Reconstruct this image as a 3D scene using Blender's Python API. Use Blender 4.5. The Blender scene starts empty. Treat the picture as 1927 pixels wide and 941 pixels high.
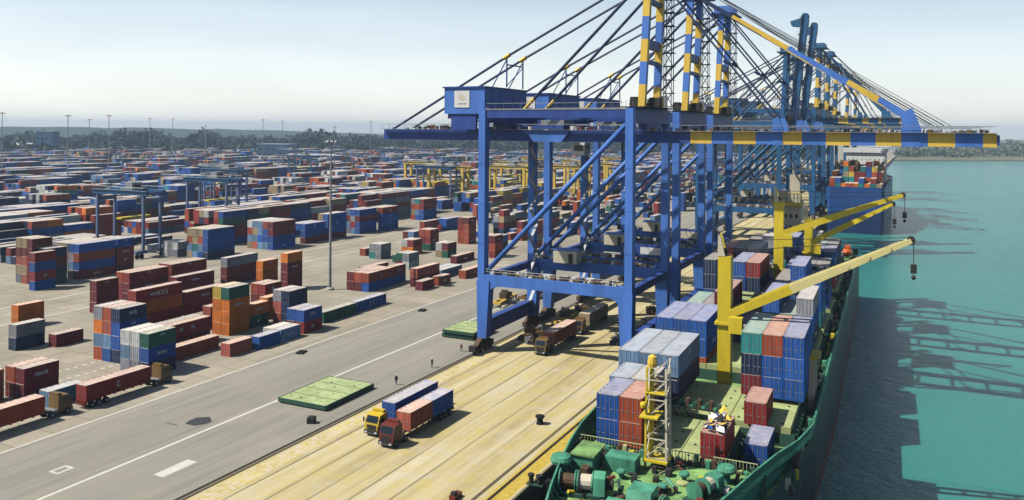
import bpy, math, random
from mathutils import Vector, Matrix
R = math.radians
random.seed(7)
S = bpy.context.scene
COL = S.collection

# ------------------------------------------------------------------ camera, sky, sun, exposure
YAW = 26.5
cam_d = bpy.data.cameras.new("camera"); cam = bpy.data.objects.new("camera", cam_d); COL.objects.link(cam)
cam_d.sensor_width = 36.0; cam_d.lens = 36.0 * 1545 / 1927
cam_d.shift_y = -(470.5 - 244.6) / 1927
cam_d.clip_start = 1.0; cam_d.clip_end = 40000
cam.location = (0, 0, 45)
cam.rotation_euler = (Matrix.Rotation(R(YAW), 4, 'Z') @ Matrix.Rotation(R(90), 4, 'X') @ Matrix.Rotation(R(0.4), 4, 'Z')).to_euler()
S.camera = cam
SUN = Vector((-0.63, -0.50, 1.0)).normalized()
W = bpy.data.worlds.new("World"); S.world = W; W.use_nodes = True
nt = W.node_tree; bg = nt.nodes["Background"]
sky = nt.nodes.new("ShaderNodeTexSky"); sky.sky_type = 'NISHITA'; sky.sun_disc = False
sky.sun_elevation = math.asin(SUN.z); sky.sun_rotation = math.atan2(SUN.x, SUN.y) % (2 * math.pi)
sky.air_density = 1.0; sky.dust_density = 1.0; sky.ozone_density = 1.0; sky.altitude = 0
bg.inputs[1].default_value = 0.075
# bright milky band of sea haze low in the sky, whiter on the sun's side, thinning out by 35 degrees up
tcw = nt.nodes.new("ShaderNodeTexCoord"); sxw = nt.nodes.new("ShaderNodeSeparateXYZ"); nt.links.new(tcw.outputs["Generated"], sxw.inputs[0])
rw = nt.nodes.new("ShaderNodeValToRGB"); rw.color_ramp.elements[0].position = 0.0; rw.color_ramp.elements[1].position = 0.25
rw.color_ramp.elements[0].color = (9.2, 9.0, 8.7, 1); rw.color_ramp.elements[1].color = (0, 0, 0, 1)
e_ = rw.color_ramp.elements.new(0.14); e_.color = (5.3, 5.7, 5.8, 1)
nt.links.new(sxw.outputs[2], rw.inputs[0])
dpw = nt.nodes.new("ShaderNodeVectorMath"); dpw.operation = 'DOT_PRODUCT'; dpw.inputs[1].default_value = (-0.9, 0.1, 0); nt.links.new(tcw.outputs["Generated"], dpw.inputs[0])
mrw = nt.nodes.new("ShaderNodeMapRange"); mrw.inputs[1].default_value = -0.4; mrw.inputs[2].default_value = 1; mrw.inputs[3].default_value = 0.86; mrw.inputs[4].default_value = 1.15
nt.links.new(dpw.outputs["Value"], mrw.inputs[0])
nzw = nt.nodes.new("ShaderNodeTexNoise"); nzw.inputs["Scale"].default_value = 1.0; nzw.inputs["Detail"].default_value = 5
mpw = nt.nodes.new("ShaderNodeMapping"); mpw.inputs["Scale"].default_value = (3, 3, 16); nt.links.new(tcw.outputs["Generated"], mpw.inputs["Vector"]); nt.links.new(mpw.outputs[0], nzw.inputs["Vector"])
mr2 = nt.nodes.new("ShaderNodeMapRange"); mr2.inputs[1].default_value = 0.3; mr2.inputs[2].default_value = 0.7; mr2.inputs[3].default_value = 0.90; mr2.inputs[4].default_value = 1.07; nt.links.new(nzw.outputs["Fac"], mr2.inputs[0])
mlw = nt.nodes.new("ShaderNodeMath"); mlw.operation = 'MULTIPLY'; nt.links.new(mr2.outputs[0], mlw.inputs[0]); nt.links.new(mrw.outputs[0], mlw.inputs[1])
vmw = nt.nodes.new("ShaderNodeVectorMath"); vmw.operation = 'SCALE'; nt.links.new(rw.outputs[0], vmw.inputs[0]); nt.links.new(mlw.outputs[0], vmw.inputs[3])
adw = nt.nodes.new("ShaderNodeVectorMath"); adw.operation = 'ADD'; nt.links.new(sky.outputs[0], adw.inputs[0]); nt.links.new(vmw.outputs[0], adw.inputs[1])
nt.links.new(adw.outputs[0], bg.inputs[0])
sl = bpy.data.lights.new("sun", 'SUN'); sl.energy = 5.0; sl.angle = R(0.5); sl.color = (1.0, 0.95, 0.86)
so = bpy.data.objects.new("sun", sl); COL.objects.link(so)
so.rotation_euler = (-SUN).to_track_quat('-Z', 'Y').to_euler(); so.location = (-200, -100, 300)
S.view_settings.view_transform = 'Standard'; S.view_settings.look = 'None'
S.view_settings.exposure = 0.07; S.view_settings.gamma = 1.0; S.view_settings.use_curve_mapping = False
S.cycles.max_bounces = 4; S.cycles.diffuse_bounces = 0; S.cycles.glossy_bounces = 2
S.cycles.volume_bounces = 0; S.cycles.transparent_max_bounces = 4
HAZE = 0.00015

# ------------------------------------------------------------------ materials
def nodes(name):
    m = bpy.data.materials.new(name); m.use_nodes = True
    return m, m.node_tree, m.node_tree.nodes["Principled BSDF"]
def N(t, kind, **kw):
    n = t.nodes.new(kind)
    for k, v in kw.items(): setattr(n, k, v)
    return n
def noise(t, scale, detail=4, vec=None, rough=0.55):
    n = N(t, "ShaderNodeTexNoise"); n.inputs["Scale"].default_value = scale
    n.inputs["Detail"].default_value = detail; n.inputs["Roughness"].default_value = rough
    if vec: t.links.new(vec, n.inputs["Vector"])
    return n.outputs["Fac"]
def mapped(t, scale, gen="Object"):
    tc = N(t, "ShaderNodeTexCoord"); mp = N(t, "ShaderNodeMapping")
    mp.inputs["Scale"].default_value = scale
    t.links.new(tc.outputs[gen], mp.inputs["Vector"]); return mp.outputs[0]
def ramp(t, fac, stops):
    r = N(t, "ShaderNodeValToRGB"); e = r.color_ramp.elements
    while len(e) < len(stops): e.new(0.5)
    for el, (p, c) in zip(e, stops): el.position = p; el.color = (*c, 1) if len(c) == 3 else c
    t.links.new(fac, r.inputs[0]); return r.outputs[0]
def mix(t, fac, a, b, mode='MIX'):
    n = N(t, "ShaderNodeMix", data_type='RGBA', blend_type=mode)
    for sock, v in ((0, fac), (6, a), (7, b)):
        if isinstance(v, (int, float)): n.inputs[sock].default_value = v
        elif isinstance(v, tuple): n.inputs[sock].default_value = (*v, 1)
        else: t.links.new(v, n.inputs[sock])
    return n.outputs[2]
def bump(t, b, h, strength, dist=0.1):
    n = N(t, "ShaderNodeBump"); n.inputs["Strength"].default_value = strength; n.inputs["Distance"].default_value = dist
    t.links.new(h, n.inputs["Height"]); t.links.new(n.outputs[0], b.inputs["Normal"])
def paint(name, col, rough=0.5, var=0.25, dirt=(0.10, 0.07, 0.045), dirtamt=0.35, scale=0.6, metal=0.0, thr=(0.56, 0.74)):
    """painted steel: tonal variation, vertical dirt runs and rust blotches"""
    m, t, b = nodes(name)
    v = mapped(t, (1, 1, 0.25))
    n1 = noise(t, scale, 5, v)
    lo = tuple(c * (1 - var) for c in col); hi = tuple(min(1, c * (1 + var)) for c in col)
    c1 = ramp(t, n1, [(0.3, lo), (0.7, hi)])
    n2 = noise(t, scale * 4.5, 6, v, 0.7)
    f = ramp(t, n2, [(thr[0], (0, 0, 0)), (thr[1], (dirtamt,) * 3)])
    t.links.new(mix(t, f, c1, dirt), b.inputs["Base Color"])
    b.inputs["Roughness"].default_value = rough; b.inputs["Metallic"].default_value = metal
    b.inputs["Specular IOR Level"].default_value = 0.35
    return m
def plain(name, col, rough=0.6, metal=0.0, emit=None):
    m, t, b = nodes(name)
    v = mapped(t, (1, 1, 1)); n1 = noise(t, 1.7, 4, v)
    t.links.new(ramp(t, n1, [(0.3, tuple(c * .8 for c in col)), (0.7, tuple(min(1, c * 1.15) for c in col))]), b.inputs["Base Color"])
    b.inputs["Roughness"].default_value = rough; b.inputs["Metallic"].default_value = metal
    b.inputs["Specular IOR Level"].default_value = 0.3
    return m

M = {}
M['blue'] = paint('crane_blue', (0.075, 0.20, 0.60), 0.5, .22, dirt=(.09, .09, .12), dirtamt=.45, scale=.25)
M['blue_dark'] = paint('crane_blue_dark', (0.028, 0.07, 0.29), 0.5, .2, dirtamt=.3)
M['teal'] = paint('crane_teal_blue', (0.02, 0.11, 0.26), 0.5, .25, dirtamt=.4)
M['yellow'] = paint('crane_yellow', (0.78, 0.52, 0.075), 0.5, .12, dirtamt=.25)
M['lemon'] = paint('ship_crane_yellow', (0.70, 0.54, 0.03), 0.45, .12, dirtamt=.3)
M['steel'] = plain('steel_grey', (0.30, 0.32, 0.34), 0.45, .3)
M['dark'] = plain('dark_machinery', (0.035, 0.032, 0.03), 0.7)
M['rust'] = plain('brown_bogie', (0.10, 0.062, 0.035), 0.75)
M['rubber'] = plain('black_rubber', (0.012, 0.012, 0.013), 0.8)
M['white'] = paint('white_paint', (0.74, 0.74, 0.71), 0.5, .08, dirtamt=.3)
M['glass'] = plain('dark_glass', (0.015, 0.025, 0.035), 0.08)
M['hull_green'] = paint('hull_green', (0.006, 0.075, 0.055), 0.45, .3, dirtamt=.5, scale=.2)
M['hull_shaded'] = paint('hull_shaded', (0.005, 0.012, 0.017), 0.5, .3, dirtamt=.25, scale=.2)  # lower hull: shade on the flank is painted into this near-black tone
M['stay'] = paint('stay_dark_blue', (0.018, 0.035, 0.10), 0.5, .2, dirtamt=.2)
M['hull_red'] = paint('boot_topping', (0.16, 0.03, 0.02), 0.6, .2)
M['deck_green'] = paint('deck_green', (0.20, 0.36, 0.12), 0.65, .6, dirt=(.05, .06, .03), dirtamt=.8, scale=.5)
M['fit_green'] = paint('deck_fitting_green', (0.075, 0.29, 0.18), 0.55, .45, dirt=(.05, .06, .035), dirtamt=.7, scale=1)
M['hatch'] = paint('hatch_cover_green', (0.40, 0.46, 0.20), 0.65, .22, dirt=(.2, .12, .05), dirtamt=.45, scale=.4)
M['coaming'] = paint('coaming_dark_green', (0.03, 0.085, 0.06), 0.6, .3, dirtamt=.5)
M['pontoon'] = paint('pontoon_green', (0.36, 0.46, 0.20), 0.75, .3, dirt=(.50, .47, .26), dirtamt=.9, scale=.45, thr=(.48, .62))
M['navyhull'] = paint('hull_navy', (0.012, 0.035, 0.12), 0.45, .25, dirtamt=.3, scale=.1)
M['bluehull'] = paint('hull_blue', (0.018, 0.075, 0.26), 0.45, .2, dirtamt=.3, scale=.1)
M['cabred'] = paint('cab_red', (0.17, 0.03, 0.022), 0.35, .1, dirtamt=.2, scale=2)
M['cabyel'] = paint('cab_yellow', (0.68, 0.47, 0.03), 0.35, .1, dirtamt=.2, scale=2)
M['cabtan'] = paint('cab_ochre', (0.20, 0.115, 0.04), 0.4, .2, dirtamt=.3, scale=2)
M['orange'] = paint('lifeboat_orange', (0.62, 0.12, 0.02), 0.4, .1, dirtamt=.1)
M['roadpaint'] = paint('road_paint', (0.62, 0.60, 0.52), 0.8, .1, dirt=(.26, .24, .2), dirtamt=.9, scale=1.2)
M['tar'] = plain('tar_patch', (0.055, 0.055, 0.06), 0.8)
M['rail'] = plain('rail_steel', (0.05, 0.04, 0.035), 0.6, .3)
M['skin'] = plain('skin', (0.30, 0.17, 0.10), 0.6)
M['cloth_dark'] = plain('dark_workwear', (0.025, 0.025, 0.035), 0.9)
M['cloth_pink'] = plain('faded_pink_vest', (0.55, 0.22, 0.15), 0.9)
M['jib_cream'] = paint('jib_cream', (.76, .66, .28), .5, .08, dirtamt=.25)
M['cream'] = paint('cream_paint', (0.62, 0.56, 0.42), 0.6, .1, dirtamt=.2)
M['bldg_blue'] = paint('cladding_blue', (0.05, 0.12, 0.24), 0.6, .15, dirtamt=.15, scale=.05)
M['bldg_grey'] = paint('cladding_grey', (0.42, 0.43, 0.44), 0.6, .1, dirtamt=.15, scale=.05)
M['bark'] = plain('bark', (0.08, 0.06, 0.04), 0.9)
M['sand'] = plain('sand', (0.42, 0.34, 0.22), 0.95)

# container paint: the colour comes from each object, worn by rust runs and scuffs
def container_mat(name, dust):
    m, t, b = nodes(name)
    oi = N(t, "ShaderNodeObjectInfo")
    tc = N(t, "ShaderNodeTexCoord"); mp = N(t, "ShaderNodeMapping"); mp.inputs["Scale"].default_value = (1, .45, .3)
    ad = N(t, "ShaderNodeVectorMath", operation='ADD'); sc = N(t, "ShaderNodeMath", operation='MULTIPLY'); sc.inputs[1].default_value = 60
    t.links.new(oi.outputs["Random"], sc.inputs[0])
    t.links.new(tc.outputs["Object"], ad.inputs[0]); t.links.new(sc.outputs[0], ad.inputs[1]); t.links.new(ad.outputs[0], mp.inputs[0])
    v = mp.outputs[0]
    br = ramp(t, noise(t, .8, 4, v), [(.25, (.66, .66, .66)), (.75, (1.28, 1.28, 1.28))])
    c = mix(t, 1.0, oi.outputs["Color"], br, 'MULTIPLY')
    rust = ramp(t, noise(t, 3.2, 6, v, .7), [(.58, (0, 0, 0)), (.72, (.55, .55, .55))])
    c = mix(t, rust, c, (.13, .06, .03))
    if dust:
        d = ramp(t, noise(t, 1.1, 5, v, .65), [(.25, (.55,) * 3), (.65, (1.0,) * 3)])
        dm = N(t, "ShaderNodeMath", operation='MULTIPLY'); t.links.new(d, dm.inputs[0]); t.links.new(oi.outputs["Alpha"], dm.inputs[1])
        c = mix(t, dm.outputs[0], c, mix(t, .84, c, (.78, .69, .57)))
    t.links.new(c, b.inputs["Base Color"]); b.inputs["Roughness"].default_value = .55; b.inputs["Specular IOR Level"].default_value = .3
    return m
M['cont'] = container_mat('container_paint', 0)
M['controof'] = container_mat('container_roof_dusty', 1)
def attr_mat(name, dust, attr="Col"):
    m, t, b = nodes(name)
    a = N(t, "ShaderNodeAttribute", attribute_name=attr)
    v = mapped(t, (1, .5, .4))
    c = mix(t, 1.0, a.outputs["Color"], ramp(t, noise(t, .25, 5, v), [(.3, (.65,) * 3), (.7, (1.3,) * 3)]), 'MULTIPLY')
    if dust: c = mix(t, dust, c, (.74, .68, .58))
    t.links.new(c, b.inputs["Base Color"]); b.inputs["Roughness"].default_value = .6
    return m
M['farcont'] = attr_mat('far_container_paint', 0)
M['farroof'] = attr_mat('far_container_roof', .72)

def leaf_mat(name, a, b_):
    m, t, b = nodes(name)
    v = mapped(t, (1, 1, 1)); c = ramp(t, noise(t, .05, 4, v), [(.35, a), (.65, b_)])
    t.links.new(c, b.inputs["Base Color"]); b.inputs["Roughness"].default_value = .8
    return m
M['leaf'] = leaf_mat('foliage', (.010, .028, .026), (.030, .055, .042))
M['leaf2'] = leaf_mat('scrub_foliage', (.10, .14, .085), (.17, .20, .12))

def ground_mat():
    m, t, b = nodes('yard_paving')
    v = mapped(t, (1, 1, 1)); vs = mapped(t, (1, .12, 1))
    c = ramp(t, noise(t, .035, 6, v, .6), [(.3, (.275, .24, .178)), (.7, (.41, .365, .285))])
    c = mix(t, ramp(t, noise(t, .25, 5, vs, .65), [(.45, (0, 0, 0)), (.7, (.5,) * 3)]), c, (.43, .39, .31))
    c = mix(t, ramp(t, noise(t, .5, 6, v, .7), [(.55, (0, 0, 0)), (.8, (.6,) * 3)]), c, (.12, .105, .085))
    br = N(t, "ShaderNodeTexBrick"); t.links.new(v, br.inputs["Vector"])      # cast slabs, each a little different
    br.inputs["Scale"].default_value = 1; br.inputs["Brick Width"].default_value = 9; br.inputs["Row Height"].default_value = 6; br.inputs["Mortar Size"].default_value = .12
    br.inputs["Color1"].default_value = (.86, .86, .86, 1); br.inputs["Color2"].default_value = (1.1, 1.09, 1.07, 1); br.inputs["Mortar"].default_value = (.62, .6, .56, 1)
    c = mix(t, .8, c, br.outputs["Color"], 'MULTIPLY')
    tr = N(t, "ShaderNodeTexNoise"); tr.inputs["Scale"].default_value = 1.2; tr.inputs["Detail"].default_value = 4
    t.links.new(mapped(t, (1, .015, 1)), tr.inputs["Vector"])
    c = mix(t, ramp(t, tr.outputs["Fac"], [(.55, (0, 0, 0)), (.7, (.45,) * 3)]), c, (.15, .13, .105))
    t.links.new(c, b.inputs["Base Color"]); b.inputs["Roughness"].default_value = .9
    bump(t, b, noise(t, 4, 4, v), .15, .05); return m
def road_mat():
    m, t, b = nodes('road_asphalt')
    v = mapped(t, (1, 1, 1)); vs = mapped(t, (1, .04, 1))
    c = ramp(t, noise(t, .12, 5, vs, .6), [(.3, (.25, .235, .19)), (.7, (.345, .325, .268))])
    c = mix(t, ramp(t, noise(t, .9, 5, vs, .6), [(.46, (0, 0, 0)), (.72, (.6,) * 3)]), c, (.18, .168, .14))
    c = mix(t, ramp(t, noise(t, .07, 6, v, .65), [(.5, (0, 0, 0)), (.72, (.5,) * 3)]), c, (.37, .335, .255))
    c = mix(t, ramp(t, noise(t, 2.2, 6, v, .7), [(.62, (0, 0, 0)), (.8, (.4,) * 3)]), c, (.09, .085, .08))
    t.links.new(c, b.inputs["Base Color"]); b.inputs["Roughness"].default_value = .85
    bump(t, b, noise(t, 5, 4, v), .12, .04); return m
def quay_mat():
    m, t, b = nodes('quay_concrete')
    v = mapped(t, (1, 1, 1)); vs = mapped(t, (1, .05, 1))
    c = ramp(t, noise(t, .35, 6, vs, .6), [(.3, (.36, .29, .135)), (.5, (.52, .44, .22)), (.7, (.62, .55, .36))])
    c = mix(t, ramp(t, noise(t, .16, 6, v, .7), [(.5, (0, 0, 0)), (.68, (.6,) * 3)]), c, (.56, .50, .42))
    c = mix(t, ramp(t, noise(t, .3, 7, v, .75), [(.5, (0, 0, 0)), (.66, (.8,) * 3)]), c, (.55, .43, .12))
    c = mix(t, ramp(t, noise(t, 1.3, 6, vs, .7), [(.56, (0, 0, 0)), (.78, (.5,) * 3)]), c, (.20, .16, .09))
    c = mix(t, ramp(t, noise(t, .8, 7, v, .75), [(.62, (0, 0, 0)), (.78, (.6,) * 3)]), c, (.24, .20, .13))
    # slab joints running along the quay, 4.4 m apart, ragged
    sx = N(t, "ShaderNodeSeparateXYZ"); t.links.new(v, sx.inputs[0])
    a = N(t, "ShaderNodeMath", operation='ADD'); a.inputs[1].default_value = 400.3; t.links.new(sx.outputs[0], a.inputs[0])
    md = N(t, "ShaderNodeMath", operation='MODULO'); md.inputs[1].default_value = 4.45; t.links.new(a.outputs[0], md.inputs[0])
    lt = N(t, "ShaderNodeMath", operation='LESS_THAN'); lt.inputs[1].default_value = .34; t.links.new(md.outputs[0], lt.inputs[0])
    jm = N(t, "ShaderNodeMath", operation='MULTIPLY'); t.links.new(lt.outputs[0], jm.inputs[0])
    t.links.new(ramp(t, noise(t, .5, 5, vs), [(.35, (.15,) * 3), (.6, (.85,) * 3)]), jm.inputs[1])
    c = mix(t, jm.outputs[0], c, (.10, .085, .06))
    t.links.new(c, b.inputs["Base Color"]); b.inputs["Roughness"].default_value = .9
    bump(t, b, noise(t, 3, 5, v), .2, .05); return m
def water_mat():
    m, t, b = nodes('harbour_water')
    v = mapped(t, (1, 1, 1)); vs = mapped(t, (.5, 1, 1))
    c = ramp(t, noise(t, .006, 5, v, .6), [(.3, (.022, .20, .175)), (.7, (.042, .27, .235))])
    t.links.new(c, b.inputs["Base Color"]); b.inputs["Roughness"].default_value = .13
    b.inputs["Specular IOR Level"].default_value = .24
    fo = ramp(t, noise(t, .05, 8, mapped(t, (1, .35, 1)), .72), [(.6, (0, 0, 0)), (.75, (.28,) * 3)])
    c = mix(t, fo, c, (.10, .27, .24)); t.links.new(c, b.inputs["Base Color"])
    h = N(t, "ShaderNodeMath", operation='ADD'); t.links.new(noise(t, .9, 6, vs, .65), h.inputs[0]); t.links.new(noise(t, .13, 4, vs), h.inputs[1])
    bump(t, b, h.outputs[0], .8, .7); return m
M['ground'] = ground_mat(); M['road'] = road_mat(); M['quay'] = quay_mat(); M['water'] = water_mat()
M['quaywall'] = plain('quay_wall_concrete', (.16, .14, .11), .9)
M['quayyellow'] = paint('kerb_yellow', (.52, .38, .06), .8, .2, dirt=(.25, .2, .12), dirtamt=.8, scale=1.5)
M['quayworn'] = paint('worn_yellow_band', (.56, .44, .11), .85, .25, dirt=(.60, .53, .40), dirtamt=.95, scale=.2, thr=(.40, .58))
M['farland'] = plain('far_land', (.16, .17, .10), .95)

# ------------------------------------------------------------------ mesh helpers
class MB:
    def __init__(s): s.v = []; s.f = []; s.m = []; s.mats = []
    def mi(s, m):
        if m not in s.mats: s.mats.append(m)
        return s.mats.index(m)
    def add(s, vs, fs, m):
        o = len(s.v); s.v += [tuple(p) for p in vs]; i = s.mi(m)
        for f in fs: s.f.append([o + k for k in f]); s.m.append(i)
    def box(s, x0, x1, y0, y1, z0, z1, m):
        vs = [(x, y, z) for z in (z0, z1) for y in (y0, y1) for x in (x0, x1)]
        s.add(vs, [(0, 2, 3, 1), (4, 5, 7, 6), (0, 1, 5, 4), (2, 6, 7, 3), (0, 4, 6, 2), (1, 3, 7, 5)], m)
    def beam(s, p, q, w, h, m, up=(0, 0, 1), w2=None, h2=None):
        p = Vector(p); q = Vector(q); d = (q - p).normalized(); u = Vector(up)
        if abs(d.dot(u)) > .98: u = Vector((0, 1, 0))
        sd = d.cross(u).normalized(); u = sd.cross(d)
        w2 = w2 or w; h2 = h2 or h; vs = []
        for c, a, b in ((p, w, h), (q, w2, h2)):
            for i, j in ((-1, -1), (1, -1), (1, 1), (-1, 1)): vs.append(c + sd * (a / 2 * i) + u * (b / 2 * j))
        s.add(vs, [(3, 2, 1, 0), (4, 5, 6, 7), (0, 1, 5, 4), (1, 2, 6, 5), (2, 3, 7, 6), (3, 0, 4, 7)], m)
    def tube(s, p, q, r, m, n=6, r2=None):
        p = Vector(p); q = Vector(q); d = (q - p).normalized(); u = Vector((0, 0, 1)) if abs(d.z) < .95 else Vector((1, 0, 0))
        a = d.cross(u).normalized(); b = d.cross(a); r2 = r if r2 is None else r2; vs = []
        for c, rr in ((p, r), (q, r2)):
            for k in range(n):
                t = 2 * math.pi * k / n; vs.append(c + a * (rr * math.cos(t)) + b * (rr * math.sin(t)))
        fs = [(k, (k + 1) % n, n + (k + 1) % n, n + k) for k in range(n)] + [tuple(range(n))[::-1], tuple(range(n, 2 * n))]
        s.add(vs, fs, m)
    def prism(s, pts, axis, a, b, m):
        """polygon pts extruded along axis 'x','y','z' from a to b"""
        def P(p, t): return {'x': (t, p[0], p[1]), 'y': (p[0], t, p[1]), 'z': (p[0], p[1], t)}[axis]
        n = len(pts); vs = [P(p, a) for p in pts] + [P(p, b) for p in pts]
        s.add(vs, [tuple(range(n))[::-1], tuple(range(n, 2 * n))] + [(k, (k + 1) % n, n + (k + 1) % n, n + k) for k in range(n)], m)
    def lathe(s, prof, c, m, n=12):
        vs = []; 
        for r, z in prof:
            for k in range(n):
                t = 2 * math.pi * k / n; vs.append((c[0] + r * math.cos(t), c[1] + r * math.sin(t), c[2] + z))
        fs = []
        for i in range(len(prof) - 1):
            for k in range(n): fs.append((i * n + k, i * n + (k + 1) % n, (i + 1) * n + (k + 1) % n, (i + 1) * n + k))
        fs.append(tuple(range((len(prof) - 1) * n, len(prof) * n))); s.add(vs, fs, m)
    def mesh(s, name):
        me = bpy.data.meshes.new(name); me.from_pydata(s.v, [], s.f)
        for m in s.mats: me.materials.append(M[m] if isinstance(m, str) else m)
        me.polygons.foreach_set("material_index", s.m); me.update(); return me
    def build(s, name, parent=None, loc=None):
        o = bpy.data.objects.new(name, s.mesh(name)); COL.objects.link(o)
        if parent: o.parent = parent
        if loc: o.location = loc
        return o
def tag(o, label, cat, group=None, kind=None):
    o["label"] = label; o["category"] = cat
    if group: o["group"] = group
    if kind: o["kind"] = kind
    return o
def struct(o, label=None):
    o["kind"] = "structure"
    if label: o["label"] = label
    return o
def empty(name, loc, rz=0):
    o = bpy.data.objects.new(name, None); COL.objects.link(o); o.location = loc; o.rotation_euler = (0, 0, rz); o.empty_display_size = .5
    return o
def copy_tree(o, parent=None):
    c = o.copy(); COL.objects.link(c)
    if parent: c.parent = parent
    for ch in o.children: copy_tree(ch, c)
    return c
def sheet(name, pts, z, m):
    b = MB(); b.add([(x, y, z) for x, y in pts], [tuple(range(len(pts)))], m)
    return struct(b.build(name))
def bevel(o, w, seg=1):
    md = o.modifiers.new("bevel", 'BEVEL'); md.width = w; md.segments = seg; md.limit_method = 'ANGLE'; return o

# ------------------------------------------------------------------ ground, quay, water, far land
FARX = 7000
QE = -44.0
XL, XR = -79.6, -48.5
g = sheet('ground', [(-FARX, -300), (QE - .02, -300), (QE - .02, 2000), (QE - .02, 7500), (-FARX, 7500)], 0, 'ground')
tag(g, 'pale dusty paved container yard', 'ground', kind='structure')
struct(sheet('road', [(-113, -200), (-80.2, -200), (-80.2, 1500), (-113, 1500)], .004, 'road'), 'wide grey asphalt road along the quay')
q = sheet('quay_deck', [(-80.2, -200), (-47.4, -200), (-47.4, 1500), (-80.2, 1500)], .008, 'quay'); q['label'] = 'yellowish concrete crane apron in long slabs'
struct(sheet('quay_edge_strip', [(-47.4, -200), (QE - .6, -200), (QE - .6, 1500), (-47.4, 1500)], .012, 'quayyellow'))
b = MB(); b.box(QE - .6, QE, -200, 1500, -.5, .14, 'quay'); struct(b.build('quay_kerb'))
b = MB(); b.box(QE - .5, QE - .03, -300, 1500, -14, -.5, 'quaywall'); struct(b.build('quay_wall'))
b = MB()
for x in (-79.75, -79.45, XR - .15, XR + .15, -46.95, -46.65): b.box(x - .06, x + .06, -200, 1200, .01, .05, 'rail')
struct(b.build('crane_rails'))
b = MB(); b.box(-47.0, -46.6, -200, 1200, .013, .02, 'rail'); b.box(-80.6, -80.0, -200, 1200, .013, .02, 'rail'); struct(b.build('cable_trench'))
b = MB(); b.box(-78.9, -76.2, -200, 1200, .010, .012, 'quayworn'); struct(b.build('quay_paint_band'))
# painted markings
b = MB(); b.box(-95.3, -94.75, -100, 1200, .006, .009, 'roadpaint'); struct(b.build('road_line'))
b = MB(); b.box(-113.4, -113.0, -100, 900, .006, .009, 'roadpaint'); struct(b.build('road_edge_line'))
b = MB(); b.add([(-88.8, 74.6, .01), (-87.0, 74.6, .01), (-87.0, 80.2, .01), (-88.8, 80.2, .01)], [(0, 1, 2, 3)], 'roadpaint'); struct(b.build('painted_rectangle'))
b = MB()
for x0, x1, y0, y1 in ((-101.6, -101.2, 69, 71.4), (-100.2, -99.8, 69, 71.4), (-101.2, -100.2, 71, 71.4), (-101.2, -100.2, 69, 69.3)):
    b.box(x0, x1, y0, y1, .006, .009, 'roadpaint')
struct(b.build('painted_square_mark'))
b = MB()  # blotchy tar patch on the road
pts = [(math.cos(a) * (1.75 + .15 * math.sin(3 * a + 1)) - 98.8, math.sin(a) * (1.9 + .2 * math.sin(5 * a)) + 91.4) for a in [k * math.pi / 14 for k in range(28)]]
b.add([(x, y, .011) for x, y in pts], [tuple(range(28))], 'tar')
b.box(-102.6, -100.2, 88.5, 88.7, .006, .0105, 'tar'); struct(b.build('tar_patch'))
# dashed slot markings in the front yard
b = MB()
for k in range(26):
    for x in (-141.5, -136.3):
        b.box(x - .25, x + .25, 84 + k * 1.7, 84.8 + k * 1.7, .006, .009, 'roadpaint')
struct(b.build('slot_markings'))
b = MB()
for x in (-186, -203): b.box(x - .3, x + .3, 60, 420, .006, .009, 'roadpaint')
struct(b.build('lane_line'))

wt = sheet('water', [(QE - .3, -400), (6000, -400), (6000, 7500), (QE - .3, 7500)], -4, 'water')
wt['label'] = 'green teal harbour water'
# far shore on the right
sh = [(-44, 1560), (60, 1640), (190, 1720), (330, 1990), (560, 1960), (900, 1700), (1500, 1500), (3200, 1400), (5900, 1400), (5900, 7400), (-44, 7400)]
b = MB(); b.prism(sh, 'z', -6, -2.2, 'farland'); struct(b.build('far_shore'))
b = MB(); b.prism([(x - (8 if i < 9 else 0), y - (16 if i < 9 else 0)) for i, (x, y) in enumerate(sh)], 'z', -6, -3.3, 'sand'); struct(b.build('beach'))

# ------------------------------------------------------------------ far woods and hills
def hills(name, pts, mat):
    b = MB()
    n = len(pts); vs = []; fs = []
    for (x, y, h, w) in pts:
        d = Vector((x, y, 0)).normalized()
        vs += [(x - d.x * w, y - d.y * w, -.5), (x, y, h), (x + d.x * w, y + d.y * w, -.5)]
    for k in range(n - 1):
        a = k * 3; fs += [(a, a + 3, a + 4, a + 1), (a + 1, a + 4, a + 5, a + 2)]
    b.add(vs, fs, mat); return struct(b.build(name))
def polar(deg, d):   # deg measured from the quay direction, towards the land
    return (-math.sin(R(deg)) * d, math.cos(R(deg)) * d)
rng = random.Random(3)
hp = []
for k in range(60):
    a = 80 - k * 1.3; d = 3600
    h = 14 + 30 * max(0, math.sin((a - 32) / 14)) * (1 if 30 < a < 76 else .3) + rng.uniform(-3, 3)
    hp.append((*polar(a, d), max(6, h), 500))
hills('hills', hp, 'leaf')
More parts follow.
